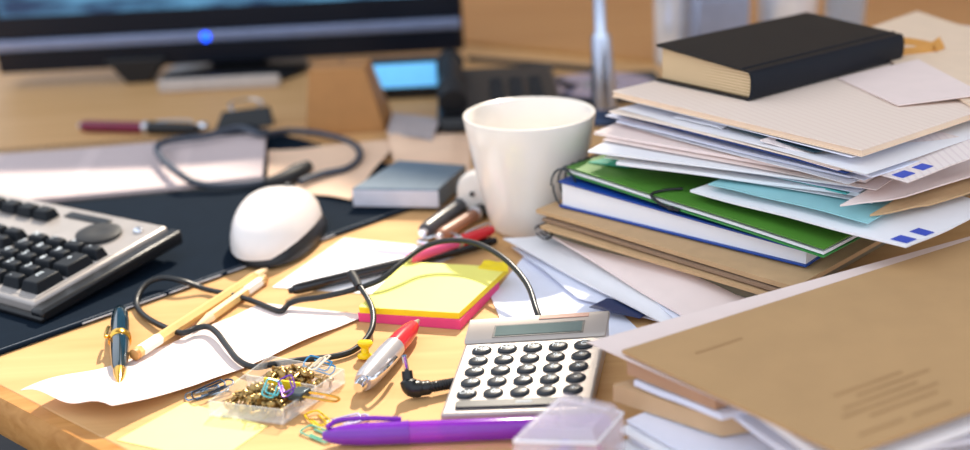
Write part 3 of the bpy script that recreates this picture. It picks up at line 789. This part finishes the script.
for lay, (n_, z) in enumerate(((30,.42),(22,.65),(13,.88))):
    for k in range(n_):
        s_ = .40-.09*lay
        fast(.5+random.uniform(-s_, s_), .79+random.uniform(-.13+.03*lay, .13-.03*lay), z+random.uniform(-.06,.08))
# small black binder clip on the tray edge
sb = thing('binder_clip', 'tiny grey-green binder clip on the tray edge', 'clip', tmap(Vector((.93,.3,.9))))
part('clip_body', MB().box((.84,.26,.75), (1.02,.44,1.2)).map(tmap), mat('gunmetal', (70,80,86), .35, .6), sb, bevel=.08)
part('wire_handle', MB().tube(smoothpath([tmap(Vector(q)) for q in ((1.02,.3,1.),(1.2,.31,.95),(1.38,.36,.8),(1.36,.44,.8),(1.2,.42,.95),(1.02,.4,1.))]), .07, n=8), M_gold, sb)

# ------------------------------------------------------------------ paper clips
def clip_path(L=2.6, W=.62):
    P_ = [(0,W*.5,0),(L*.62,W*.5,0),(L*.72,W*.38,0),(L*.76,0,0),(L*.72,-W*.38,0),(L*.62,-W*.5,0),(-L*.12,-W*.5,.02),(-L*.22,-W*.35,.03),(-L*.24,.08,.04),(-L*.2,W*.6,.05),(-L*.1,W*.78,.05),(L*.5,W*.78,.05),(L*.56,W*.6,.05),(L*.57,W*.1,.04),(L*.53,-W*.2,.03),(L*.45,-W*.28,.02),(L*.1,-W*.28,.02)]
    return smoothpath(P_, 4)
def pclip(A, ang, rgb, label, name='paper_clip', metal=.9, L=2.4, r=.055, tilt=(0,0)):
    o = part(name, MB().tube(clip_path(L), r, n=7), mat('clip_%d_%d_%d' % rgb, rgb, .25, metal), None)
    tag(o, label, 'paper clip')
    o.location = Vector(A)*S; o.rotation_euler = (tilt[0], tilt[1], ang)
    return o
pclip(at(196,396,.1), math.radians(25), (150,170,190), 'silver-blue paper clip left of the tray on the note')
pclip(at(203,394,.32), math.radians(38), (70,80,96), 'dark steel paper clip lying over the silver-blue one', tilt=(.1,-.08))
pclip(at(312,364,.5), math.radians(-28), (60,140,190), 'blue paper clip against the black cord behind the tray', metal=.3, tilt=(.5,.1), L=2.0)
pclip(at(310,432,.1), math.radians(-38), (120,190,160), 'mint green paper clip in front of the tray', metal=.2, L=2.0)
pclip(at(313,417,.12), math.radians(-55), (240,200,40), 'yellow paper clip at the right end of the tray', metal=.2, L=2.0)
pclip(at(338,424,.1), math.radians(22), (206,200,226), 'pale lilac paper clip above the purple pen', metal=.4, L=2.2)
pclip(tmap(Vector((.75,.35,1.55))), math.radians(-70), (110,60,170), 'violet paper clip on top of the brass fasteners', metal=.3, L=1.3, r=.045, tilt=(.4,.3))
pclip(tmap(Vector((.62,.30,1.5))), math.radians(-100), (90,190,200), 'turquoise paper clip on top of the brass fasteners', metal=.3, L=1.2, r=.045, tilt=(-.4,.3))
pclip(tmap(Vector((.78,.82,1.35))), math.radians(50), (236,224,196), 'cream paper clip on the fasteners at the tray back', metal=.1, L=1.3, r=.05, tilt=(-.4,-.3))

# ------------------------------------------------------------------ clear box in front of the calculator
zt = 3.2
Q = [at(512,437,zt), at(597,439,zt), at(624,408,zt), at(560,394,zt)]
def inset(qs, k, z):
    c = sum(qs, Vector((0,0,0)))/4
    return [Z(c+(p-c)*k, z) for p in qs]
pb = thing('plastic_box', 'frosted clear plastic box in front of the calculator', 'box', Z((Q[0]+Q[2])/2,0))
ring = [inset(Q,1.0,.06), inset(Q,1.02,zt-.9), inset(Q,.98,zt-.25), inset(Q,.8,zt+.35)]
vs = [p for r_ in ring for p in r_]
fc = [(3,2,1,0),(12,13,14,15)]+[(r_*4+i, r_*4+(i+1)%4, r_*4+4+(i+1)%4, r_*4+4+i) for r_ in range(3) for i in range(4)]
inn = [inset(Q,.92,.2), inset(Q,.94,zt-.9), inset(Q,.9,zt-.3), inset(Q,.74,zt+.22)]
vi = [p for r_ in inn for p in r_]
part('box_shell', MB().add(vs, fc).add(vi, [tuple(reversed(f)) for f in fc]), M_frost, pb, smooth=20, bevel=.04)
rp2 = ring[1]
seam = MB()
for i in range(4):
    a_, b_ = ring[2][i], ring[2][(i+1)%4]; seam.tube([a_, b_], .07, n=6)
part('lid_rim', seam, mat('pale_rim', (240,236,240), .3), pb)
cx_ = sum(Q, Vector((0,0,0)))/4
cols = [((214,70,110),'rose pink'),((190,60,120),'dark pink'),((120,90,190),'violet'),((230,120,120),'coral'),((70,90,150),'dull blue')]
for k, (rgb, cn) in enumerate(cols):
    a = k*2*math.pi/5; r_ = 1.0
    t = thing('push_pin', '%s push pin inside the frosted plastic box' % cn, 'pin', (0,0,0))
    part('grip', MB().lathe([(.01,0),(.5,0),(.52,.12),(.26,.34),(.24,.8),(.42,.96),(.42,1.1),(.01,1.12)], n=20), mat('pin_'+cn.replace(' ','_'), rgb, .35), t)
    part('needle', MB().lathe([(.01,1.9),(.04,1.8),(.04,1.1),(.01,1.08)], n=8), M_chrome, t)
    t.location = (Vector((cx_.x, cx_.y, .75))+Vector((math.cos(a)*r_, math.sin(a)*r_*.9, 0)))*S
    t.rotation_euler = (1.4, 0, a)

# ------------------------------------------------------------------ loose papers between notes and stack
lay = .0
sheet('loose_paper', 'cool white sheet lying behind the calculator head', 'paper', [at(491,297,.10), at(508,337,.10), at(655,345,.10), at(540,236,.10)], M_lav, t=.04)
sheet('loose_paper', 'pale creased paper with a pointed corner beyond the power cord', 'paper', [at(511,246,.45), at(578,297,.4), at(660,322,.45), at(640,250,.5)], M_lav, t=.04, amp=.15, seed=12)
sheet('navy_leaflet', 'navy blue card corner poking out behind the calculator', 'leaflet', [at(589,307,.62), at(640,318,.62), at(660,306,.62), at(607,298,.62)], M_navy, t=.04)
sheet('plastic_sleeve', 'milky sheet reaching from the mug base to the near envelope', 'plastic sleeve', [at(503,239,.95), at(668,324,.9), at(740,330,1.0), at(590,229,1.1)], M_white, t=.1, amp=.22, seed=21)
# ------------------------------------------------------------------ the big stack
def slab(name, label, cat, F, L, z, right, t, m, amp=0., seed=1, group=None, bump=None):
    return sheet(name, label, cat, rect(F, L, z, right), m, t=t, amp=amp, seed=seed, group=group, bump=bump)
# dull brown card folders at the foot
_at = at
def at(x, y, z=0.): return _at(x, y, z+.5 if z >= 2.2 else z)
slab('card_folder', 'dull grey-brown folder at the foot of the tall stack', 'folder', (776,300), (572,236), 1.6, 30, .4, M_kraftd, amp=.1, seed=30)
kf = 'kraft folders low in the tall stack'
slab('kraft_folder', 'kraft folder directly above the black-spiralled pad', 'folder', (780,298), (540,226), 2.3, 30, .22, M_kraft, amp=.06, seed=32)
slab('kraft_folder', 'thin brown folder sandwiched between two kraft folders', 'folder', (784,292), (542,218), 2.62, 30, .2, M_kraftd, amp=.06, seed=33)
slab('kraft_folder', 'top kraft folder right under the thick blue notebook', 'folder', (795,287), (536,209), 3.05, 31, .3, M_kraft, amp=.08, seed=34)
# dark spiral pad
sp = thing('spiral_pad', 'dark spiral pad low in the stack with black coils', 'notebook', at(560,238,1.8))
rc = rect((777,300), (548,229), 2.18, 30)
sheet('pad_pages', None, None, rc, mat('olive_grey_card', (112,104,84), .6), t=.45, parent=sp, amp=.08, seed=31)
co = MB()
for k in range(26):
    p = rc[0].lerp(rc[3], k/80)+Vector((-.1,.0,-.2))
    dl = (rc[0]-rc[1]).normalized()
    co.tube([p+dl*(math.cos(a)*.8+.3)+Vector((0,0,math.sin(a)*.5-.1)) for a in [i*2*math.pi/12 for i in range(12)]], .07, n=5)
part('spiral', co, M_black, sp)
# white padded envelope bulging out in front
def puff(u, v): return .9*math.sin(math.pi*min(1,max(0,v)))*math.sin(math.pi*min(1,max(0,u)))**.6
env = thing('padded_envelope', 'bulging white plastic envelope sticking out of the lower stack', 'envelope', at(650,270))
cs = [at(549,233,1.9), at(752,306,1.7), at(790,290,1.9), at(600,232,2.0)]
cs = [at(552,234,1.75), at(716,318,1.3), at(780,296,1.7), at(588,230,1.85)]
sheet('envelope_body', None, None, cs, M_pinkp, t=.35, parent=env, amp=.28, seed=41, bump=puff, smooth=60) if False else None
sheet('envelope_body', None, None, [at(552,235,1.75), at(706,330,1.2), at(786,303,1.5), at(668,243,1.95)], M_pinkp, t=.15, parent=env, amp=.3, seed=41, bump=lambda u,v: .55*math.sin(math.pi*u)*math.sin(math.pi*v)**.7)
sheet('loose_paper', 'bluish sheet tucked under the bulging envelope', 'paper', [at(655,300,1.1), at(690,335,1.1), at(775,318,1.1), at(730,290,1.1)], M_lav, t=.04, amp=.05, seed=43)

# thick blue notebook
F, L = (808,262), (558,181)
bn = thing('thick_notebook', 'thick notebook with blue covers and white page block', 'notebook', at(560,206,3.2))
rb = rect((806,268), (559,207), 3.14, 30); zt_ = 5.55; zb = 3.66; zf_ = 4.72
rb = [Z(rb[0],zt_), Z(rb[1],zf_), Z(rb[2],zf_), Z(rb[3],zt_)]
def wedge(c, lo, hi):
    b_ = [p+Vector((0,0,lo)) if lo < 0 else Z(p,zb+.12) for p in c]; t_ = [p+Vector((0,0,hi)) for p in c]
    return MB().add(b_+t_, [(3,2,1,0),(4,5,6,7),(0,1,5,4),(1,2,6,5),(2,3,7,6),(3,0,4,7)])
def inz(c, k):
    m_ = sum(c, Vector((0,0,0)))/4
    return [Z(m_+(p-m_)*k, p.z) for p in c]
def slabmb(c, z0, z1): return MB().prism([(p.x,p.y) for p in c], z0, z1)
part('page_block', wedge(inz(rb,.985), 0, -.11), M_white, bn, smooth=20)
part('top_cover', wedge(rb, -.1, .03), M_blue, bn, smooth=20, bevel=.03)
part('bottom_cover', slabmb([p for p in rb], zb, zb+.12), M_blue, bn, smooth=20, bevel=.03)
co = MB(); dl = (rb[0]-rb[1]).normalized(); db = (rb[3]-rb[0]).normalized()
for k in range(30):
    p = rb[0]+db*(.4+k*.8)+Vector((0,0,(zb-zt_)*.5+.3))-dl*.15
    co.tube([p+dl*(math.cos(a)*1.15)+db*(.2*a/6.28)+Vector((0,0,math.sin(a)*1.45)) for a in [i*2*math.pi/16 for i in range(17)]], .075, n=5)
part('wire_spiral', co, mat('dark_wire', (34,48,56), .35, .5), bn)
# green folder
gf = thing('green_folder', 'green card folder with black elastic on the blue notebook', 'folder', at(600,180,5.2))
gr = rect((824,250), (567,168), (4.95,5.85), 30)
sheet('lower_flap', None, None, [p-Vector((0,0,.42)) for p in gr], M_green2, t=.06, parent=gf, amp=.1, seed=50)
sheet('inner_sheets', None, None, [p.lerp(sum(gr,Vector((0,0,0)))/4,.01)-Vector((0,0,.18)) for p in gr], M_white, t=.18, parent=gf, amp=.08, seed=50)
sheet('upper_flap', None, None, [p+Vector((0,0,.1)) for p in gr], M_green, t=.08, parent=gf, amp=.1, seed=50)
ga = gr[1].lerp(gr[0],.62)
gn = (gr[3]-gr[0]).normalized()
gd = (gr[1]-gr[0]).normalized()
eb = [ga+Vector((0,0,.25))+gn*1.8+gd*1.0, ga+Vector((0,0,.22))+gn*.8+gd*.3, ga-gn*.12+Vector((0,0,.1)), ga-gn*.15+Vector((0,0,-.25))+gd*.5, ga-gn*.12+gd*1.2+Vector((0,0,-.4)), ga-gn*.06+gd*2.2+Vector((0,0,-.42))]
part('elastic', MB().tube(smoothpath(eb), .1, n=8), M_black, gf)
part('spine_tab', MB().sphere(ga+gd*1.6-gn*.15+Vector((0,0,-.4)), .18, (1.3,1,.8)), M_black, gf)
sheet('teal_divider', 'narrow teal strip peeping out behind the wire spiral', 'divider', [at(588,162,6.0), at(628,167,6.0), at(650,158,6.1), at(604,158,6.1)], mat('deep_teal', (40,160,130), .5), t=.06)
# mailers with blue squares
ml = thing('poly_mailer', 'white mailer with two blue squares hanging over the stack side', 'envelope', at(800,220,6))
mcs = [at(690,190,6.2), at(906,246,6.0), at(1000,206,6.0), at(800,150,6.35)]
sheet('mailer_body', None, None, mcs, M_white, t=.14, parent=ml, amp=.15, seed=60)
def onq(cs, u, v, dz):
    c = cs; p = (c[0]*(1-u)+c[1]*u)*(1-v)+(c[3]*(1-u)+c[2]*u)*v
    return p+Vector((0,0,dz+wob(u,v,60,.15)))
for (a_, b_) in ((.03,.13),(.22,.31)):
    sheet('blue_square', None, None, [onq(mcs,.925,a_,.05), onq(mcs,.99,a_,.05), onq(mcs,.99,b_,.05), onq(mcs,.925,b_,.05)], M_bsq, t=.02, parent=ml, nx=2, ny=2)
slab('teal_folder', 'pale teal folder resting on the white mailer', 'folder', (868,222), (708,184), (6.55,6.65), 22, .06, M_tealp, amp=.18, seed=61)
# papers in the upper half of the stack
slab('paper_bundle', 'bundle of creased white sheets resting on the teal folder', 'papers', (880,196), (616,162), (7.15,7.15), 27, .2, M_white, amp=.14, seed=70)
slab('teal_folder', 'deep teal folder edge jutting right under the manila folders', 'folder', (846,193), (700,158), (7.2,7.25), 24, .1, M_teal, amp=.1, seed=71)
slab('paper_bundle', 'thick white sheets with the lowest left corner of the loose papers', 'papers', (862,186), (588,150), (7.72,7.7), 27, .14, M_white, amp=.12, seed=72)
slab('paper_bundle', 'lavender tinted sheets jutting furthest left towards the mug', 'papers', (866,180), (594,131), (8.2,8.2), 27, .2, M_pinkp, amp=.12, seed=73)
slab('document', 'cool white document between loose sheets of the tall stack', 'papers', (850,176), (616,121), (8.62,8.62), 27, .12, M_lav, amp=.1, seed=74)
slab('blue_folder', 'blue plastic folder edge poking out among white papers', 'folder', (846,173), (617,112), (9.0,9.05), 26, .08, M_blue, amp=.06, seed=75)
slab('document', 'white sheet lying on the blue plastic folder', 'papers', (872,176), (640,112), (9.2,9.22), 26, .08, M_lav, amp=.06, seed=79)
slab('document', 'greyish sheets with wavy edges below the manila folder', 'papers', (852,170), (609,111), (9.38,9.38), 27, .1, M_cream, amp=.1, seed=76)
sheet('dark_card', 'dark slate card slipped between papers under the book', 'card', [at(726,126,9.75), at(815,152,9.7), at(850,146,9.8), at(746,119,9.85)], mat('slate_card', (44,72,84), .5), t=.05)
lp = thing('poly_mailer', 'pale mailer with blue squares directly below the manila folder corner', 'envelope', at(900,165,9))
m2 = [at(760,140,9.75), at(908,182,8.9), at(1000,146,9.3), at(850,112,9.9)]
sheet('mailer_body', None, None, m2, striped('mailer_print', (238,224,218), (230,214,210), .5, .3, 0), t=.08, parent=lp, amp=.08, seed=77)
def onq2(u, v, dz):
    c = m2; p = (c[0]*(1-u)+c[1]*u)*(1-v)+(c[3]*(1-u)+c[2]*u)*v
    return p+Vector((0,0,dz+wob(u,v,77,.08)))
for (a_, b_) in ((.03,.16),(.24,.35)):
    sheet('blue_square', None, None, [onq2(.88,a_,.03), onq2(.95,a_,.03), onq2(.95,b_,.03), onq2(.88,b_,.03)], M_bsq, t=.02, parent=lp, nx=2, ny=2)
# thin loose sheets between the bundles
random.seed(5)
for k, (fx, fy, lx, ly, z) in enumerate([(872,203,604,157,6.82),(858,193,622,145,7.45),(876,190,602,139,7.9),(848,184,628,126,8.38),(864,181,605,116,8.72),(838,170,640,110,9.3),(866,174,618,109,9.46)]):
    slab('loose_paper', 'thin wavy sheet in the messy middle of the tall stack', 'paper', (fx, fy), (lx, ly), (z, z+.02), 24, .03, (M_white, M_lav, M_pinkp)[k%3], amp=.1, seed=200+k, group='thin sheets in the middle of the tall stack')
sheet('folded_paper', 'curled white paper loop peeping out under the beige folder', 'paper', [at(674,117,9.62), at(722,128,9.62), at(740,122,9.7), at(690,113,9.7)], M_white, t=.06, amp=.1, seed=210)
# papers visible on the right side of the stack
slab('kraft_folder', 'brown folder jutting from the right side of the stack', 'folder', (905,222), (800,200), (5.0,5.0), 30, .3, M_kraft, amp=.2, seed=81) if False else None
sheet('document', 'blush sheet hanging out at the right side of the stack', 'papers', [at(840,205,7.45), at(905,196,7.3), at(1010,165,7.4), at(940,150,7.6)], M_pinkp, t=.1, amp=.12, seed=82)
sheet('kraft_folder', 'kraft sheet on the right side under the blush document', 'folder', [at(870,215,6.75), at(930,204,6.7), at(1020,176,6.8), at(960,160,7.0)], M_kraft, t=.12, amp=.1, seed=83)
# manila folder and white page on top
tf = thing('manila_folder', 'large beige folder right under the black book', 'folder', at(700,120,10.5))
tr_ = rect((862,150), (612,91), 10.5, 36)
sheet('front_cover', None, None, tr_, M_folder, t=.05, parent=tf)
sheet('inner_sheets', None, None, [Z(p.lerp((tr_[0]+tr_[2])/2,.006), 10.93) for p in tr_], M_manila, t=.3, parent=tf)
sheet('back_cover', None, None, [Z(p,10.65) for p in tr_], M_manila, t=.06, parent=tf)
slab('loose_paper', 'white sheet sticking out below the beige top folder', 'paper', (852,157), (624,99), 10.0, 9, .05, M_lav, amp=.03, seed=90)
sheet('loose_paper', 'folded white page on the beige folder beside the book', 'paper', [at(838,78,10.6), at(898,105,10.66), at(985,94,10.95), at(918,59,10.95)], M_pinkp, t=.07, nx=10, ny=10)
sheet('manila_folder', 'second beige folder lying behind the black book', 'folder', [at(795,40,10.75), at(1010,135,10.62), at(1100,90,10.7), at(880,13,10.85)], M_manila, t=.05, nx=6, ny=6) if False else None
mf = [at(845,36,10.72), at(985,112,10.72), at(1100,70,10.72), at(917,11,10.72)]
sheet('manila_folder', 'beige folder with straight edge behind the ribbon bookmark', 'folder', mf, M_manila, t=.16, nx=4, ny=4)

# ------------------------------------------------------------------ black book
bz = 10.52
f0 = at(752,102,bz); l0 = at(653,82,bz); r0 = at(903,61,bz)
bd = (r0-f0); blen = bd.length; bd.normalize(); bl = Vector((-bd.y, bd.x, 0)); bw = (l0-f0).dot(bl)
tz = 2.35
bk = thing('black_book', 'old black hardback book with yellowed pages on top of the stack', 'book', f0)
def bmap(p): return f0+bd*p.x+bl*p.y+Vector((0,0,p.z*(.84+.32*p.y/bw)))
part('bottom_cover', MB().box((0,.35,0), (blen,bw,.18)).map(bmap), M_bookc, bk, bevel=.06)
part('top_cover', MB().box((0,.35,tz-.18), (blen,bw,tz)).map(bmap), M_bookc, bk, bevel=.06)
spv = []; n = 10
prof = []
for k in range(n+1):
    a = math.pi*(k/n)-math.pi/2
    prof.append((.42-.42*math.cos(a)**.7 if math.cos(a) > 0 else .42, tz/2+tz/2*math.sin(a)))
inn_ = [(y+.16, tz/2+(z-tz/2)*.9) for y, z in prof]
vs = []; allp = prof+inn_[::-1]
for x in (0, blen):
    vs += [(x, y, z) for y, z in allp]
m_ = len(allp)
fs_ = [(i,(i+1)%m_,(i+1)%m_+m_,i+m_) for i in range(m_)]
for x0 in (0, m_):
    for k in range(n): fs_.append((x0+k, x0+k+1, x0+m_-2-k, x0+m_-1-k))
part('spine', MB().add(vs, fs_).map(bmap), M_blue_b, bk, smooth=50)
part('page_block', MB().box((.35,.5,.2), (blen-.35,bw-.3,tz-.2)).map(bmap), striped('aged_pages', (220,192,150), (176,142,98), .2, .35, 2), bk, smooth=20)
part('hinge_groove', MB().tube([bmap(Vector((.05,.95,tz-.0))), bmap(Vector((blen-.05,.95,tz)))], .09, n=8), M_blue_b, bk)
rb_ = [bmap(Vector((blen-.1,1.2,.9))), bmap(Vector((blen+1.1,1.4,1.25))), bmap(Vector((blen+2.6,1.0,1.05))), bmap(Vector((blen+3.9,-.1,.6))), bmap(Vector((blen+3.4,-.5,.35)))]
def ribbon(path, w_):
    ps_ = smoothpath(path, 6); mb = MB()
    def P_(u, v):
        i = min(int(u*(len(ps_)-1)), len(ps_)-2); f_ = u*(len(ps_)-1)-i
        return ps_[i].lerp(ps_[i+1], f_)+Vector((0,.25,1)).normalized()*(v-.5)*w_*.8+bl*(v-.5)*w_*.5
    return mb.grid(P_, .03, 24, 2)
part('ribbon', ribbon(rb_, .65), M_ribbon, bk)
rb2 = [bmap(Vector((blen-.1,.9,.4))), bmap(Vector((blen+1.4,.5,.35))), bmap(Vector((blen+2.9,-.1,.42))), bmap(Vector((blen+4.3,-.2,.75))), bmap(Vector((blen+4.6,-.2,.95)))]
part('ribbon', ribbon(rb2, .95), M_ribbon, bk)

at = _at
# ------------------------------------------------------------------ near envelope pile (right foreground)
def under(label, name, cat, L, F, z0, z1, R_, m, t, amp=0., seed=1):
    """L left corner, F front corner px; R_ = extent to the right (cm)"""
    a = at(L[0],L[1],z0); b = at(F[0],F[1],z1); d = Vector((.9,.42,0))
    return sheet(name, label, cat, [a, b, b+d*R_, a+d*R_], m, t=t, amp=amp, seed=seed)
eL = at(622,350,4.6); eF = at(846,455,5.2); eR = at(985,235,4.9); eN = at(985,404,5.3)
te = thing('large_envelope', 'large tan envelope with faint print in the right foreground', 'envelope', at(800,360,4))
sheet('envelope_body', None, None, [eL, eF, eF+(eN-eF)*1.6, eR+(eR-eL)*.25], M_tan, t=.18, parent=te)
def pl_(u, v, dz=.03): 
    c = [eL, eF, eF+(eN-eF)*1.6, eR+(eR-eL)*.25]
    p = (c[0]*(1-u)+c[1]*u)*(1-v)+(c[3]*(1-u)+c[2]*u)*v
    return p+Vector((0,0,dz))
M_ink = mat('faded_ink', (170,133,90), .8)
for k, (u, v0_, v1_) in enumerate([(.70,.2,.42),(.74,.25,.5),(.78,.18,.44),(.82,.15,.5),(.86,.22,.48),(.93,.12,.3),(.93,.34,.5),(.18,.08,.18)]):
    sheet('printed_line', None, None, [pl_(u,v0_), pl_(u+.012,v0_), pl_(u+.012,v1_), pl_(u,v1_)], M_ink, t=.015, parent=te, nx=2, ny=2)
sheet('loose_paper', 'blush sheet bordering the far edge of the tan envelope', 'paper', [at(587,342,4.2), at(850,458,4.75), at(1100,330,4.8), at(1000,228,4.45)], M_pinkp, t=.04)
sheet('paper_bundle', 'white sheets jutting out under the tan envelope', 'papers', [at(704,374,4.0), at(842,470,4.5), at(1100,380,4.5), at(900,290,4.1)], M_white, t=.35, amp=.1, seed=101)
sheet('card_folder', 'brown folder spine just beneath the tan envelope corner', 'folder', [at(627,357,4.3), at(716,392,4.3), at(900,330,4.1), at(830,290,4.1)], mat('rosy_brown_card', (186,144,112), .6), t=.95, nx=8, ny=8)
sheet('paper_bundle', 'bluish papers between the two brown folder spines', 'papers', [at(634,380,3.2), at(722,414,3.3), at(960,360,3.3), at(860,300,3.1)], M_lav, t=.3, amp=.1, seed=103)
sheet('card_folder', 'light brown folder spine lower in the near pile', 'folder', [at(613,384,2.75), at(722,419,2.75), at(900,390,2.5), at(820,330,2.5)], mat('light_brown_card', (204,168,128), .6), t=.95, nx=8, ny=8)
for k, (dx, dy, zz) in enumerate([(0,0,1.68),(-8,9,1.38),(6,20,1.08),(-12,26,.78)]):
    sheet('loose_paper', 'white sheet in the fan of papers beside the frosted box', 'paper', [at(626+dx,420+dy,zz), at(694+dx,458+dy,zz), at(1000,450,zz), at(760,362,zz)], (M_lav, M_white)[k%2], t=.1, amp=.06, seed=105+k, group='sheets fanned beside the frosted box')
sheet('paper_bundle', 'bluish white pages below the lower brown folder spine', 'papers', [at(720,404,2.9), at(800,462,3.2), at(1040,430,3.2), at(900,330,3.0)], M_lav, t=.25, amp=.15, seed=106)
sheet('dark_card', 'dark blue card edge at the bottom of the near pile', 'card', [at(640,450,.55), at(700,480,.55), at(900,450,.55), at(800,390,.55)], M_navy, t=.4, nx=4, ny=4)

# ------------------------------------------------------------------ light
sun = bpy.data.lights.new('sun', 'SUN'); sun.energy = 5.2; sun.angle = math.radians(1.4); sun.color = (1, .89, .74)
so = bpy.data.objects.new('sun', sun); COL.objects.link(so)
el = math.radians(44)
d = Vector((-.22*math.cos(el), -.975*math.cos(el), -math.sin(el)))
so.rotation_mode = 'QUATERNION'; so.rotation_quaternion = d.to_track_quat('-Z', 'Y'); so.location = (1,2,2)
wd_ = bpy.data.worlds.new('world'); sc.world = wd_; wd_.use_nodes = True
nt = wd_.node_tree; bg = nt.nodes['Background']
tc = nt.nodes.new('ShaderNodeTexCoord'); sx = nt.nodes.new('ShaderNodeSeparateXYZ'); rp = nt.nodes.new('ShaderNodeValToRGB')
nt.links.new(tc.outputs['Generated'], sx.inputs[0]); nt.links.new(sx.outputs[2], rp.inputs[0])
rp.color_ramp.elements[0].color = (.46,.49,.58,1); rp.color_ramp.elements[1].color = (.82,.90,1.02,1)
rp.color_ramp.elements[1].position = .45
nt.links.new(rp.outputs[0], bg.inputs[0]); bg.inputs[1].default_value = 1.25
# ------------------------------------------------------------------ camera
cam = bpy.data.cameras.new('camera'); co_ = bpy.data.objects.new('camera', cam); COL.objects.link(co_)
Mx = Matrix((Rv, Uv, -Fv)).transposed().to_4x4(); Mx.translation = Vector((0,0,CH*S))
co_.matrix_world = Mx
cam.sensor_width = 36; cam.lens = CF/970*36; cam.clip_start = .01; cam.clip_end = 50
cam.dof.use_dof = True; cam.dof.focus_distance = .625; cam.dof.aperture_fstop = 3.4; cam.dof.aperture_blades = 8
sc.camera = co_
sc.view_settings.view_transform = 'Standard'; sc.view_settings.look = 'None'; sc.view_settings.gamma = 1; sc.view_settings.use_curve_mapping = False
sc.view_settings.exposure = .47
for o in list(bpy.data.objects):
    if o.type == 'MESH' and o.parent is None and 'category' not in o and 'kind' not in o: print('UNTAGGED', o.name)
